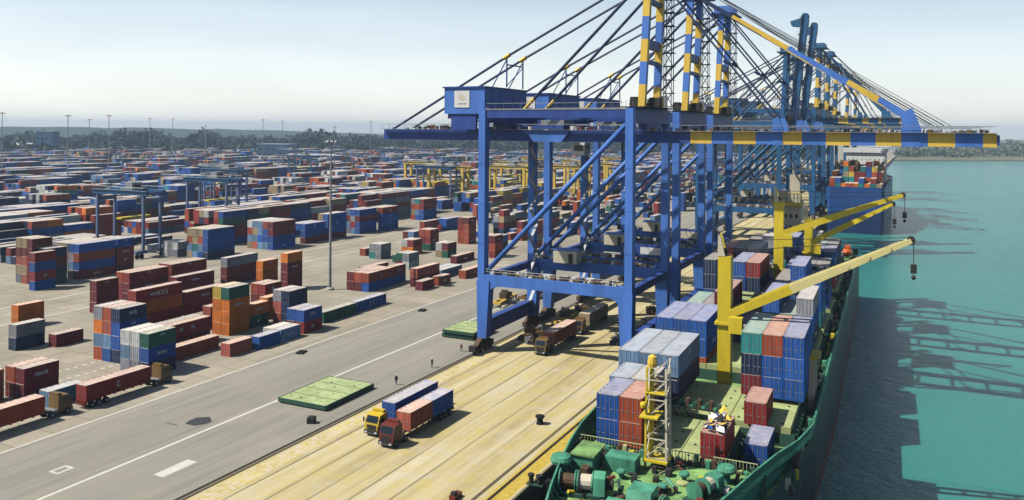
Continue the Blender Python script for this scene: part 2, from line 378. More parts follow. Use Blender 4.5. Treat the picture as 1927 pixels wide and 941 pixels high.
def wood(name, spots, mat, label):
    """one mass of trees: clumps of leaf-sized faces round limbs"""
    b = MB(); r = random.Random(11)
    vs = []; fs = []
    for x, y, h, w in spots:
        b.tube((x, y, 0), (x + r.uniform(-1, 1), y, h * .6), .5, 'bark', 4, .15)
        for c in range(r.randint(5, 8)):
            cx = x + r.gauss(0, w * .33); cy = y + r.gauss(0, w * .33); cz = h * r.uniform(.28, .9); cr = w * r.uniform(.16, .34)
            for k in range(26):
                v = Vector((r.gauss(0, 1), r.gauss(0, 1), r.gauss(0, .8))).normalized() * cr * r.uniform(.6, 1.1)
                s = cr * r.uniform(.28, .5); a = Vector((r.gauss(0, 1), r.gauss(0, 1), r.gauss(0, 1))).normalized() * s
                e = a.cross(Vector((r.gauss(0, 1), r.gauss(0, 1), r.gauss(0, 1)))).normalized() * s * .8
                p = Vector((cx, cy, max(.5, cz))) + v; o = len(vs)
                vs += [p - a, p + e, p + a, p - e]; fs.append((o, o + 1, o + 2, o + 3))
    b.add(vs, fs, mat); o = b.build(name); o["kind"] = "stuff"; o["label"] = label; o["category"] = "wood"; return o
sp = []
for k in range(760):
    a = rng.uniform(6, 64); d = rng.uniform(1400, 2100)
    x, y = polar(a, d)
    h = (rng.uniform(18, 30) + (9 if rng.random() < .06 else 0)) * (.82 + .3 * math.sin(a * .31 + 1) * math.sin(a * .83) + .16 * math.sin(a * 1.9)) + (d - 1420) * .012
    sp.append((x, y, h, rng.uniform(20, 36)))
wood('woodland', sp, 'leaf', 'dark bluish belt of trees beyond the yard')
sp = []
for k in range(520):
    t = rng.random(); x = -30 + 1750 * t ** 1.3
    y0 = 1700 + 330 * math.exp(-((x - 380) / 260) ** 2) if x < 900 else 1760 - .17 * (x - 900)
    y = y0 + rng.uniform(20, 500) ** 1.0
    sp.append((x, y, rng.uniform(5, 12) + (y - y0) * .035, rng.uniform(14, 30)))
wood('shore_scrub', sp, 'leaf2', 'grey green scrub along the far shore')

# ------------------------------------------------------------------ haze
b = MB(); b.box(-7100, 6100, -500, 7600, -15.5, 104, 'cont')
hz = b.build('haze'); hm = bpy.data.materials.new('haze_air'); hm.use_nodes = True; ht = hm.node_tree
ht.nodes.remove(ht.nodes["Principled BSDF"]); pv = ht.nodes.new("ShaderNodeVolumePrincipled")
pv.inputs["Color"].default_value = (.60, .81, 1.0, 1); pv.inputs["Density"].default_value = HAZE; pv.inputs["Anisotropy"].default_value = 0
ht.links.new(pv.outputs[0], ht.nodes["Material Output"].inputs["Volume"])
hz.data.materials.clear(); hz.data.materials.append(hm); hz["kind"] = "stuff"

# ------------------------------------------------------------------ ship-to-shore cranes
LXW = XL - XR            # local x of the landside leg; 0 = waterside leg
def make_crane(label, main='blue', dark='blue_dark', reach=59.5, raised=False, group=None, sign=True, banded=True, GY=3.7):
    root = empty('gantry_crane', (XR, 0, 0)); tag(root, label, 'crane', group)
    HY = 11.8; xs = (LXW, 0.0)
    for sx, x in enumerate(xs):
        for sy in (-1, 1):
            b = MB(); y = sy * HY
            b.beam((x, y, 14.5), (x, y, 49.2), 1.9, 1.5, main, up=(1, 0, 0))
            # broad foot tapering up to the portal beam
            fx = .55 if sx == 0 else -.55
            b.beam((x + fx * .6, y, 2.9), (x + fx, y, 14.6), 2.1, 2.0, main, up=(1, 0, 0), w2=2.2, h2=2.9)
            for z in (22, 30, 38): b.box(x - .80, x + .80, y - 1.0, y + 1.0, z, z + .18, main)
            b.build('leg', root)
    for x in xs:     # low sill beam along the rails
        b = MB(); b.box(x - .8, x + .8, -HY + 1.1, HY - 1.1, 3.4, 6.3, dark); b.build('sill_beam', root)
        for sy in (-1, 1):
            b = MB(); y = sy * HY
            b.prism([(y - 3.2, 1.7), (y + 3.2, 1.7), (y + 1.2, 2.9), (y - 1.2, 2.9)], 'x', x - .55, x + .55, 'rust')
            for dy in (-3.1, -1.1, 1.1, 3.1):
                b.box(x - .5, x + .5, y + dy - .85, y + dy + .85, .75, 1.75, 'rust')
            b.box(x - .75, x + .75, y + sy * 3.9 - .5, y + sy * 3.9 + .5, .8, 1.9, 'dark')
            bo = b.build('bogie', root)
            b = MB()
            for dy in (-3.5, -2.7, -1.5, -.7, .7, 1.5, 2.7, 3.5):
                b.tube((x - .18, y + dy, .42), (x + .18, y + dy, .42), .36, 'dark', 10)
            b.build('wheels', bo)
    for sy in (-1, 1):
        y = sy * HY
        b = MB(); b.box(LXW + .7, -.7, y - .9, y + .9, 13.6, 15.8, main)
        for sx, x in ((1, LXW + 1.0), (-1, -1.0)):      # rounded haunches under the beam
            arc = [(x, 13.62)] + [(x + sx * 3.4 * (1 - math.sin(a)), 13.62 - 3.2 * (1 - math.cos(a))) for a in [R(k * 15) for k in range(7)]]
            b.prism(arc, 'y', y - .88, y + .88, main)
        pb = b.build('portal_beam', root)
        b = MB()
        for x in [LXW + 1.5 + k * 1.6 for k in range(18)]: b.tube((x, y - .8 , 15.8), (x, y - .8, 16.9), .035, 'steel', 4)
        b.tube((LXW + 1, y - .8, 16.9), (-1, y - .8, 16.9), .04, 'steel', 4); b.tube((LXW + 1, y - .8, 16.4), (-1, y - .8, 16.4), .03, 'steel', 4)
        b.build('handrail', pb)
        b = MB(); r = random.Random(15)
        for k in range(70):
            x = r.uniform(LXW + 2, -2); q = r.uniform(.12, .5); b.box(x - q, x + q, y - r.uniform(.1, .5), y + r.uniform(.1, .6), 15.81, 15.9 + r.uniform(.15, .8), r.choice(['rust', 'cream', 'steel', 'cabtan', 'dark', 'white']))
        o = b.build('portal_gear', pb); o['kind'] = 'stuff'
        b = MB(); b.box(LXW + .7, -.7, y - .7, y + .7, 47.4, 49.0, dark); b.box(LXW + .7, -.7, y - .8, y + .8, 49.0, 49.25, 'steel')
        b.build('upper_beam', root)
        b = MB(); b.tube((LXW + .9, y, 16.4), (-.9, y, 46.2), .5, main, 14); o = b.build('diagonal_brace', root); o.data.shade_smooth()
    for x in xs:
        b = MB(); b.box(x - .7, x + .7, -HY + .95, HY - .95, 46.4, 49.6, dark); b.build('tie_beam', root)
        b = MB(); b.box(x - .6, x + .6, -HY + .9, HY - .9, 13.9, 15.4, dark); b.build('tie_beam', root)
    # electrical cabin on the portal beam and the clutter around it
    b = MB(); b.box(-24, -18.5, HY - 4.2, HY - 1.0, 15.85, 18.6, 'cream'); b.box(-24.1, -18.4, HY - 4.3, HY - .9, 18.6, 18.8, main); b.box(-20.4, -19.4, HY - 4.22, HY - 4.1, 15.9, 18, 'dark')
    b.build('electrical_cabin', root)
    for k, (x, y) in enumerate(((-28, -11.2), (-17, -11.4), (-13.5, -11.2), (-8, -11.3))):
        b = MB(); b.box(x - .8, x + .8, y - .5, y + .5, 15.82, 16.5 + .2 * (k % 2), 'white'); b.lathe([(.35, 0), (.35, .9)], (x + 1.15, y, 15.82), 'rust', 8); b.build('equipment_box', root)
    # boom and girder: two box girders, blue then yellow and blue bands towards the water
    stripe = [main if k % 2 or not banded else 'yellow' for k in range(13)]
    z0, z1 = 42.7, 45.0
    b = MB()
    for y in (-GY, GY): b.box(LXW - 30, 3.0, y - .55, y + .55, z0, z1, dark)
    for x in [LXW - 28 + k * 6.5 for k in range(10)]: b.beam((x, -GY, 44.2), (x, GY, 44.2), .4, .6, dark)
    for x in (LXW, 0): b.box(x - .9, x + .9, -GY - .5, GY + .5, 45.003, 46.4, dark)
    gi = b.build('girder', root)
    b = MB()
    for y in (-GY - 1.3, GY + 1.3):
        b.box(LXW - 30, 3, y - .4, y + .4, 45.05, 45.12, 'steel')
        for k in range(32): b.tube((LXW - 30 + k * 2, y, 45.1), (LXW - 30 + k * 2, y, 46.2), .035, 'steel', 4)
        b.tube((LXW - 30, y, 46.2), (3, y, 46.2), .04, 'steel', 4)
    b.build('walkway', gi)
    b = MB(); r = random.Random(13)
    for k in range(90):
        x = r.uniform(LXW - 28, 2); y = r.choice([-GY, GY]) + r.uniform(-.4, .4); q = r.uniform(.12, .5); b.box(x - q, x + q, y - q * .6, y + q * .6, 45.0, 45.1 + r.uniform(.15, .9), r.choice(['steel', 'rust', 'dark', 'white', 'dark', 'cabred']))
    o = b.build('girder_gear', gi); o['kind'] = 'stuff'
    pivot = Vector((3.0, 0, 43.8)); bm_root = root
    b = MB()
    for y in (-GY, GY):
        x = 3.0
        b.box(3.05, 9.3, y - .55, y + .55, z0, z1, dark)
        x = 9.3; k = 0
        while x < reach - .1:
            x2 = min(reach, x + 4.02); b.box(x, x2, y - .55, y + .55, z0 + .001 * (k % 2), z1 - .001 * (k % 2), stripe[k % 13]); x = x2; k += 1
    for x in [6 + k * 6 for k in range(int((reach - 6) / 6) + 1)]: b.beam((x, -GY, 44), (x, GY, 44), .4, .5, dark)
    b.box(reach, reach + .4, -GY - .7, GY + .7, z0 + .3, z1 - .3, dark)
    bo = b.build('boom', root)
    b = MB()
    for y in (-GY - 1.0, GY + 1.0):
        n = int((reach - 4) / 2)
        for k in range(n): b.tube((5 + k * 2, y, 45.05), (5 + k * 2, y, 46.1), .03, 'steel', 4)
        b.tube((5, y, 46.1), (reach, y, 46.1), .035, 'steel', 4); b.box(4, reach, y - .4, y + .4, 44.98, 45.04, 'steel')
    b.build('boom_walkway', bo)
    b = MB(); r = random.Random(14)
    for k in range(90):
        x = r.uniform(5, reach); y = r.choice([-GY, GY]) + r.uniform(-.4, .4); q = r.uniform(.1, .4); b.box(x - q, x + q, y - q * .6, y + q * .6, 44.99, 45.05 + r.uniform(.1, .6), r.choice(['steel', 'rust', 'dark', 'dark', 'cabtan']))
    o = b.build('boom_gear', bo); o['kind'] = 'stuff'
    stays = (25.2, 47.0) if reach > 50 else (18, reach - 8)
    for xb in stays:
        for y in (-GY, GY):
            b = MB(); s = 1.0 if xb == stays[0] else 1.7
            b.prism([(xb - .9 * s, z0 - .1), (xb + .9 * s, z0 - .1), (xb + .9 * s, 45.6), (xb + .1, 45.6 + 2.1 * s), (xb - .9 * s, 45.6 + 1.7 * s)], 'y', y - .62, y + .62, main)
            b.build('stay_bracket', bo)
    # A-frame mast, banded like the boom
    AP = Vector((1.0, 0, 75.8))
    for sy in (-1, 1):
        p = Vector((0, sy * 5.0, 49.6)); q = Vector((1.0, sy * 4.2, 76)); b = MB(); n = 6
        for k in range(n):
            b.beam(p.lerp(q, k / n), p.lerp(q, (k + 1) / n), 1.25, 1.35, 'yellow' if k % 2 == 0 and banded else main, up=(1, 0, 0))
        b.build('mast', root)
    for q in ((-.3, .9, -4.2, 4.2, 61.2, 62.9), (-.2, .8, -4.3, 4.3, 58.2, 58.9), (.2, 1.2, -3.8, 3.8, 70, 70.9)):
        b = MB(); b.box(*q, dark); b.build('mast_crossbeam', root)
    b = MB(); b.box(-2.2, 4.4, -5.6, 5.6, 76, 76.35, dark)
    for y in (-4.2, -2, 2, 4.2):
        b.tube((2.2, y - .2, 77.2), (2.2, y + .2, 77.2), .95, 'dark', 12); b.box(-1, 3.4, y - .45, y - .3, 76.3, 78.2, main)
    for k in range(8): b.tube((-2.2 + k * .94, -5.6, 76.3), (-2.2 + k * .94, -5.6, 77.4), .04, 'steel', 4)
    b.tube((-2.2, -5.6, 77.4), (4.4, -5.6, 77.4), .05, 'steel', 4); b.build('mast_head', root)
    for sy in (-1, 1):
        b = MB(); b.tube((.6, sy * 4.3, 75), (-25.2, sy * 5.2, 49.3), .33, 'stay', 8); b.tube((-23, sy * 5.13, 51.5), (-25.2, sy * 5.2, 49.3), .36, 'yellow', 8)
        b.build('rear_leg', root)
        b = MB(); b.tube((.4, sy * 4.2, 75.6), (-30, sy * 3.9, 60.5), .27, 'stay', 6); b.tube((-30, sy * 3.9, 60.5), (LXW - 27.5, sy * GY, 45.2), .27, 'stay', 6)
        b.tube((-29.3, sy * 3.9, 60.9), (-30.7, sy * 3.9, 60.1), .45, 'yellow', 6)
        b.build('backstay', root)
    b = MB()
    for sy in (-1, 1): b.tube((-30, sy * 3.9, 54), (-30, sy * 3.9, 60.3), .16, dark, 6); b.tube((-33.5, sy * 3.9, 54), (-30.2, sy * 3.9, 59.6), .12, dark, 6)
    b.tube((-30, -3.9, 58.8), (-30, 3.9, 58.8), .15, dark, 6); b.tube((-30, -3.9, 54.3), (-30, 3.9, 58.6), .1, dark, 6); b.build('stay_strut', root)
    if not raised:
        for sy in (-1, 1):
            p = AP + Vector((1, sy * 4, 0)); q = Vector((stays[1] - .2, sy * GY, 47.6)); b = MB(); n = 9
            for k in range(n):
                m = ('stay' if k < 3 else ('yellow' if k in (3, 4, 7) else main)) if main == 'blue' else dark
                b.beam(p.lerp(q, k / n), p.lerp(q, (k + 1) / n), .45, .45 + .06 * k, m, h2=.51 + .06 * k)
            b.build('forestay', root)
            b = MB(); q = Vector((stays[0], sy * GY, 46.6)); b.beam(p, q, .3, .34, 'stay')
            b.tube(p.lerp(q, .6) - Vector((.5, 0, 0)), p.lerp(q, .62), .4, 'stay', 6); b.build('inner_forestay', root)
        b = MB()
        for k, y in enumerate((-3.2, -1.0, 1.2, 3.4)):
            b.tube((2.6, y, 78), (stays[1] + 3 + k, y, 46.3), .05, 'dark', 4)
        b.build('hoist_ropes', root)
    # machinery house
    b = MB(); b.box(-41.5, -31.9, -10.2, 9.8, 48.3, 53.7, main); b.box(-41.8, -31.6, -10.5, 10.1, 53.7, 54.0, dark)
    for k in range(19): b.box(-31.9, -31.83, -9.9 + k * 1.05, -9.7 + k * 1.05, 48.4, 53.6, dark)
    b.box(-41, -32.4, -9.6, 9.2, 47.3, 48.3, 'blue_dark' if main == 'blue' else dark)
    b.box(-40, -34, -9.9, -9.3, 45.0, 48.3, dark); b.box(-40, -34, 9.0, 9.6, 45.0, 48.3, dark)
    h = b.build('machinery_house', root)
    if sign:
        b = MB(); b.box(-39.0, -35.4, -10.33, -10.2, 49.6, 53.1, 'white')
        b.prism([(-37.2 + .8 * math.cos(R(k * 30)), 51.7 + .7 * math.sin(R(k * 30))) for k in range(12)], 'y', -10.36, -10.34, 'cream')
        b.box(-38.2, -36.2, -10.36, -10.34, 50.3, 50.5, 'steel'); b.build('sign_panel', h)
    # trolley, driver's cab, spreader-gear under the girder
    b = MB(); b.box(-23.5, -16.5, -5.0, 5.0, 45.2, 46.0, dark); b.box(-22.6, -17.4, -2.6, 2.6, 46.0, 47.1, 'steel')
    t = b.build('trolley', root)
    b = MB(); b.prism([(-25, 45.0), (-15, 45.0), (-17, 42.6), (-23.2, 42.6)], 'y', -4.9, -4.45, 'blue')
    b.build('trolley_skirt', t)
    b = MB(); b.box(-15.8, -13.2, -1.6, 1.6, 39.9, 42.5, 'white'); b.box(-13.25, -13.15, -1.4, 1.4, 40.2, 42.0, 'glass'); b.box(-15.5, -13.5, -1.66, -1.58, 40.8, 42.0, 'glass'); b.build('driver_cab', t)
    # stair and lift tower on the far side of the mast: dark lattice with landings
    b = MB(); cx, cy = 1.2, 9.3
    for i in (-.8, .8):
        for j in (-.8, .8): b.beam((cx + i, cy + j, 49.5), (cx + i, cy + j, 75), .14, .14, 'dark')
    for k in range(9):
        z = 50 + k * 2.8; b.box(cx - 1.2, cx + 1.2, cy - 1.2, cy + 1.2, z, z + .12, 'dark')
        b.beam((cx - .8, cy - .8, z), (cx + .8, cy - .8, z + 2.8), .16, .16, 'dark'); b.beam((cx + .8, cy + .8, z), (cx - .8, cy + .8, z + 2.8), .3, .1, main)
    b.build('stair_tower', root)
    b = MB(); x0 = LXW + 1.3
    for k in range(12):
        z = 3.5 + k * 3.4; s = 1 if k % 2 else -1
        b.beam((x0, HY - 2 - 1.8 * s, z), (x0, HY - 2 + 1.8 * s, z + 3.4), .7, .12, 'steel'); b.box(x0 - .4, x0 + .4, HY - 4.6 if s < 0 else HY - .6, HY - 3.8 if s < 0 else HY + .2, z + 3.3, z + 3.42, 'steel')
    b.build('stairs', root)
    # machinery on the waterside deck by the mast foot
    b = MB(); r = random.Random(5)
    for k in range(14):
        x = r.uniform(-3, 3); y = r.uniform(-9, 11); s = r.uniform(.4, 1.1)
        b.box(x - s, x + s, y - s, y + s, 49.62 + .002 * k, 49.7 + r.uniform(.8, 2.6), r.choice(['steel', 'dark', 'rust', 'yellow', 'white']))
    for k in range(12): b.tube((-1.2, -11 + k * 2, 49.6), (-1.2, -11 + k * 2, 50.8), .04, 'steel', 4)
    b.box(-3.2, 3.2, -11, 11, 49.5, 49.6, 'dark'); b.build('winch_platform', root)
    b = MB()
    for k in range(16): b.tube((LXW + 1 + k * 1.9, -12.5, 49.25), (LXW + 1 + k * 1.9, -12.5, 50.3), .035, 'steel', 4)
    b.tube((LXW + 1, -12.5, 50.3), (-1, -12.5, 50.3), .04, 'steel', 4); b.build('upper_handrail', root)
    if raised:      # boom swung up about its hinge
        rot = Matrix.Translation(pivot) @ Matrix.Rotation(R(-84), 4, 'Y') @ Matrix.Translation(-pivot)
        bo.matrix_local = rot
    return root
c1 = make_crane('nearest blue and yellow gantry crane, over the red container lorry on the quay')
c1.location = (XR, 158.7, 0); c1['group'] = 'blue gantry cranes with yellow banded booms'
c2 = copy_tree(c1); c2.location = (XR, 191.0, 0); c2['label'] = 'middle of the three blue gantry cranes, just behind the nearest one'
c3 = copy_tree(c1); c3.location = (XR, 223.6, 0); c3['label'] = 'third blue gantry crane in the row, beside the second yellow ship crane post'
# crane number board on the second crane's portal
def glyphs(b, s, x, y, z, h, m='white', gap=.25):
    """block characters on a wall facing -y"""
    seg = {'0': 'abcdef', '7': 'abc', 'A': 'abcefg', 'X': 'x', 'M': 'bcefa', 'I': 'bc', '#': 'adg', 'U': 'bcdef', 'C': 'adef', 'O': 'abcdef', 'E': 'adefg', 'H': 'bcefg', 'L': 'def'}
    w = h * .62; t = h * .2
    for ch in s:
        if ch in '=:':      # lettering too small to read: broken strokes
            rs = random.Random(ord(ch)); q = x
            while q < x + w * 1.25:
                a = rs.uniform(.12, .3) * w; b.box(q, q + a, y, y + .03, z + h * rs.uniform(0, .3), z + h * rs.uniform(.65, 1), m); q += a + w * rs.uniform(.08, .2)
        elif ch != ' ':
            for q in seg[ch]:
                y1 = y + .03
                if q == 'a': b.box(x, x + w, y, y1, z + h - t, z + h, m)
                if q == 'g': b.box(x, x + w, y, y1 - .002, z + h / 2 - t / 2, z + h / 2 + t / 2, m)
                if q == 'd': b.box(x, x + w, y, y1, z, z + t, m)
                if q == 'b': b.box(x + w - t, x + w, y + .001, y1 + .001, z + h / 2, z + h, m)
                if q == 'c': b.box(x + w - t, x + w, y + .001, y1 + .001, z, z + h / 2, m)
                if q == 'e': b.box(x, x + t, y + .001, y1 + .001, z, z + h / 2, m)
                if q == 'f': b.box(x, x + t, y + .001, y1 + .001, z + h / 2, z + h, m)
                if q == 'x':
                    b.beam((x, y + .01, z), (x + w, y + .01, z + h), .05, t, m); b.beam((x, y + .012, z + h), (x + w, y + .012, z), .05, t, m)
        x += w + gap
for c in (c2, c3):
    b = MB(); b.box(-12.5, -1.2, -12.75, -12.6, 16.6, 19.6, 'blue_dark')
    if c is c2: glyphs(b, '07', -11.8, -12.8, 17.3, 1.6); b.box(-7.9, -3.0, -12.8, -12.76, 17.3, 18.9, 'white')
    else: b.box(-11.5, -2, -12.8, -12.76, 17.2, 19.0, 'cream')
    bo = b.build('number_board', c)
FG = 'far blue cranes down the quay'
r1 = make_crane('dark blue crane with boom raised upright, nearer of the upright pair', 'teal', 'teal', reach=50.2, raised=True, group=FG, sign=False, banded=False, GY=1.6)
r1.location = (XR, 338, 0)
r2 = copy_tree(r1); r2.location = (XR, 368, 0); r2['label'] = 'dark blue crane with boom raised upright, behind the other upright boom'
f1 = make_crane('far blue crane with orange and blue boom lowered over the white topped ship', 'teal', 'teal', reach=36, group=FG, sign=False)
f1.location = (XR, 452, 0); f1.scale = (1.16,) * 3
for y, s, lab in ((500, 1.16, 'far blue crane just behind the one with the orange boom'), (548, 1.12, 'far blue crane third beyond the raised booms'), (640, 1.1, 'hazy blue crane last but one down the quay'), (720, 1.1, 'hazy blue crane last in the row down the quay')):
    f = copy_tree(f1); f.location = (XR, y, 0); f.scale = (s,) * 3; f['label'] = lab

# ------------------------------------------------------------------ containers
CW, CH = 2.438, 2.591
CC = {'dr': ((.30, .032, .026), 'dark red'), 'br': ((.45, .085, .03), 'brick red'), 'or': ((.78, .20, .015), 'orange'), 'pk': ((.50, .12, .075), 'faded red'),
      'bl': ((.022, .11, .42), 'blue'), 'nv': ((.018, .035, .095), 'navy'), 'lb': ((.17, .29, .46), 'light blue'), 'gy': ((.33, .335, .36), 'grey'),
      'wh': ((.68, .68, .65), 'white'), 'gn': ((.018, .13, .085), 'dark green'), 'tl': ((.03, .26, .26), 'teal'), 'tn': ((.45, .34, .19), 'tan'),
      'yl': ((.60, .42, .05), 'mustard'), 'mr': ((.19, .022, .026), 'maroon')}
def cont_mesh(L, doors_in):
    b = MB(); h, w = CH, CW / 2; y0, y1 = 0, L
    pr = .075
    for sx in (-1, 1):
        for y in (0, L - .16): b.box(min(sx * w, sx * (w - .16)), max(sx * w, sx * (w - .16)), y, y + .16, 0, h, 'cont')
        b.box(min(sx * w, sx * (w - .1)), max(sx * w, sx * (w - .1)), .16, L - .16, 0, .16, 'cont')
        b.box(min(sx * w, sx * (w - .1)), max(sx * w, sx * (w - .1)), .16, L - .16, h - .1, h - .01, 'cont')
        n = int((L - .32) / .29); p = (L - .32) / n; prof = []
        for k in range(n):
            ya = .16 + k * p
            prof += [(sx * (w - .012), ya), (sx * (w - .012), ya + p * .35), (sx * (w - .06), ya + p * .5), (sx * (w - .06), ya + p * .85)]
        prof.append((sx * (w - .012), L - .16))
        vs = [(x, y, .16) for x, y in prof] + [(x, y, h - .1) for x, y in prof]; m_ = len(prof)
        b.add(vs, [(k, k + 1, m_ + k + 1, m_ + k) if sx > 0 else (k + 1, k, m_ + k, m_ + k + 1) for k in range(m_ - 1)], 'cont')
    # roof: shallow ribs across
    n = int((L - .3) / 1.0); p = (L - .3) / n; prof = []
    for k in range(n):
        ya = .15 + k * p; prof += [(ya, h - .012), (ya + p * .42, h - .012), (ya + p * .5, h - .05), (ya + p * .92, h - .05)]
    prof.append((L - .15, h - .012))
    vs = [(-w + .1, y, z) for y, z in prof] + [(w - .1, y, z) for y, z in prof]; m_ = len(prof)
    b.add(vs, [(k, m_ + k, m_ + k + 1, k + 1) for k in range(m_ - 1)], 'controof')
    for sx in (-1, 1): b.box(min(sx * w, sx * (w - .105)), max(sx * w, sx * (w - .105)), 0, L, h - .009, h, 'controof')
    for y in (0, L - .16): b.box(-w + .105, w - .105, y, y + .16, h - .11, h, 'controof')
    for y in (0, L - .14): b.box(-w + .16, w - .16, y, y + .14, 0, .16, 'cont')
    b.add([(-w + .16, L - .05, .16), (w - .16, L - .05, .16), (w - .16, L - .05, h - .1), (-w + .16, L - .05, h - .1)], [(1, 0, 3, 2)], 'cont')
    if doors_in:
        b.add([(-w + .16, .05, .16), (w - .16, .05, .16), (w - .16, .05, h - .1), (-w + .16, .05, h - .1)], [(0, 1, 2, 3)], 'cont')
        for x in (-.75, -.3, .3, .75): b.box(x - .03, x + .03, -.0, .05, .2, h - .15, 'steel')
    else:
        b.add([(-w + .16, .14, .16), (w - .16, .14, .16), (w - .16, .14, h - .1), (-w + .16, .14, h - .1)], [(0, 1, 2, 3)], 'cont')
    b.box(-w + .1, w - .1, .2, L - .2, .12, .15, 'dark')
    return b.mesh('container_%d' % L)
MC = {(L, d): cont_mesh(L, d) for L in (6.06, 12.19) for d in (False, True)}
b = MB(); w = CW / 2 - .17
b.box(0.012, w, .03, .10, .17, CH - .12, 'cont')
for x in (.25, .8): b.tube((x, .015, .2), (x, .015, CH - .15), .028, 'steel', 5); b.box(x - .02, x + .32, -.01, .03, 1.0, 1.07, 'steel')
for z in (.45, 1.2, 1.9): b.box(w - .02, w + .06, .01, .05, z, z + .14, 'cont')
DOOR = b.mesh('container_door')
def marking_mesh(s, L, h=1.1, z=.9):
    """white block lettering on the long side that faces the road"""
    b = MB(); glyphs(b, s, 0, 0, 0, h, 'white', h * .35)
    n = len(s) * h * .97; o = (L - n) / 2
    b.v = [(CW / 2 + .004 - p[1], p[0] + o, p[2] + z) for p in b.v]
    return b.mesh('marking')
NCONT = [-1]; MASSED = []
# containers wholly hidden behind others are left out; the smallest distant ones join the far mass
SKIP = {11,12,41,44,45,50,54,57,62,156,157,161,172,176,177,178,179,180,181,182,183,184,185,209,210,211,225,226,227,229,230,231,325,329,331,335,336,338,339,356,358,363,364,366,371,375,376,381,383,385,392,393,394,396,398,402,403,404,406,407,412,413,414,415,416,419,423,425,426,431,432,434,436,438,440,442,443,444,445,450,451,452,453,454,455,456,457,458,460,462,463}
MASS = {38,42,88,122,129,132,137,138,149,150,151,158,159,160,162,163,164,165,166,169,174,186,187,188,205,206,207,221,222,223,249,253,269,270,271,273,274,275,277,278,279,285,295,296,297,299,300,301,308,313,314,315,317,318,319}
def container(x, y, z, L, col, label, near=True, rz=0.0, group=None, mark=None):
    c = CC[col][0]; k = random.uniform(.82, 1.18) * (1.05 if rz == 0 else 1.0); colr = (c[0] * k, c[1] * k, c[2] * k * random.uniform(.94, 1.06), .95 if rz == 0 else .6)
    NCONT[0] += 1
    if NCONT[0] in SKIP: return
    if NCONT[0] in MASS: MASSED.append((x - CW / 2, x + CW / 2, y, y + L, z, z + CH, c)); return
    o = bpy.data.objects.new('container', MC[(L, not near)]); COL.objects.link(o)
    o.location = (x, y, z); o.rotation_euler = (0, 0, rz); o.color = colr
    tag(o, label, 'container', group)
    if near:
        for s in (1, -1):
            d = bpy.data.objects.new('door', DOOR); COL.objects.link(d); d.parent = o; d.color = colr; d.scale = (s, 1, 1)
    if mark:
        d = bpy.data.objects.new('marking', mark); COL.objects.link(d); d.parent = o
    return o
def tier(i, n):
    if n == 1: return 'on the ground'
    return 'at the bottom' if i == 0 else ('on top' if i == n - 1 else ('second up' if i == 1 else ('third up' if i == 2 else 'fourth up')))
COLW = ['water side column', 'second column back', 'third column back', 'fourth column back', 'fifth column back', 'sixth column back']
mrng = random.Random(5)
LETTER = {(L_, k): marking_mesh(t_, L_, h_, z_) for L_ in (6.06, 12.19) for k, (t_, h_, z_) in enumerate((('=:', .55, 1.7), (':=:', .8, .8), ('=', 1.1, .7)))}
def some_mark(L, p):
    return LETTER[(L, mrng.randrange(3))] if mrng.random() < p else None
def stack(X, Y, L, cols, place, near=True, group='containers stacked in the front yard', z=0.0, full=True, mark={}, gap=.08, base=None):
    """cols: columns from the +X face inward, each a list of colours from the bottom up"""
    Lm = 12.19 if L == 40 else 6.06
    for ci, col in enumerate(cols):
        for ti, cl in enumerate(col):
            if not full and ci and ti < len(col) - 1: continue
            t = tier(ti, len(col)); cw = (' ' + COLW[ci] + ',') if len(cols) > 1 else ''
            lab = f"{CC[cl][1]} {'long' if L == 40 else 'short'} container {t},{cw} {place}"
            container(X - CW / 2 - ci * (CW + gap), Y + random.uniform(-.05, .05), z + ti * 2.6, Lm, cl, lab, near, 0, group, mark.get((ci, ti)) or (some_mark(Lm, .4) if ci == 0 else None))
mkX = marking_mesh('=:XXX', 12.19, 1.0, .75); mk2 = marking_mesh('=  :', 12.19, 1.0, .8); mk20 = marking_mesh('=:', 6.06, .9, 1.0); mk20b = marking_mesh('=:=', 6.06, .8, .9); mkS = marking_mesh('II', 12.19, 1.5, .5)
# front yard, nearest the road first
stack(-179.4, 114.5, 20, [['or', 'or']], 'stack behind the grey topped pair')
stack(-162.0, 103.0, 20, [['nv', 'gy']], 'pair with a pale grey top')
stack(-157.6, 108.5, 20, [['mr']], 'beside the grey topped pair')
stack(-131.5, 85.0, 20, [['mr', 'mr'], ['mr', 'br']], 'maroon stack behind parked lorries')
stack(-134.6, 77.5, 20, [['br', 'pk'], ['br', 'pk']], 'stack at the left photo edge')
stack(-124.6, 84.6, 20, [['lb']], 'between lorries and maroon stack')
stack(-136.1, 106.5, 20, [['nv', 'bl', 'bl', 'nv'], ['bl', 'lb', 'pk', 'br'], ['br', 'lb', 'or', 'gy']], 'tall mixed stack by lorry', mark={(0, 3): mk20})
stack(-124.2, 103.2, 20, [['nv', 'bl', 'gn'], ['gy', 'gy', 'wh'], ['gy', 'lb', 'wh']], 'green fronted lorry-side stack', mark={(0, 1): mk20b})
stack(-180.6, 144.0, 40, [['mr', 'mr', 'dr'], ['mr', 'mr', 'br']], 'long red row behind lettered stack')
stack(-182.0, 158.5, 40, [['mr', 'mr', 'dr'], ['mr', 'mr', 'dr']], 'far half of the long red row')
stack(-178.0, 132.8, 20, [['mr', 'mr', 'mr']], 'lone maroon pile behind the mixed stack')
stack(-148.2, 119.8, 40, [['mr', 'dr', 'or', 'dr']], 'stack with white letters on top', mark={(0, 3): mkX})
stack(-148.4, 132.8, 40, [['mr', 'dr', 'dr']], 'beyond the white lettered stack')
stack(-165.4, 145.5, 40, [['mr', 'mr', 'mr']], 'low maroon row before the grey top')
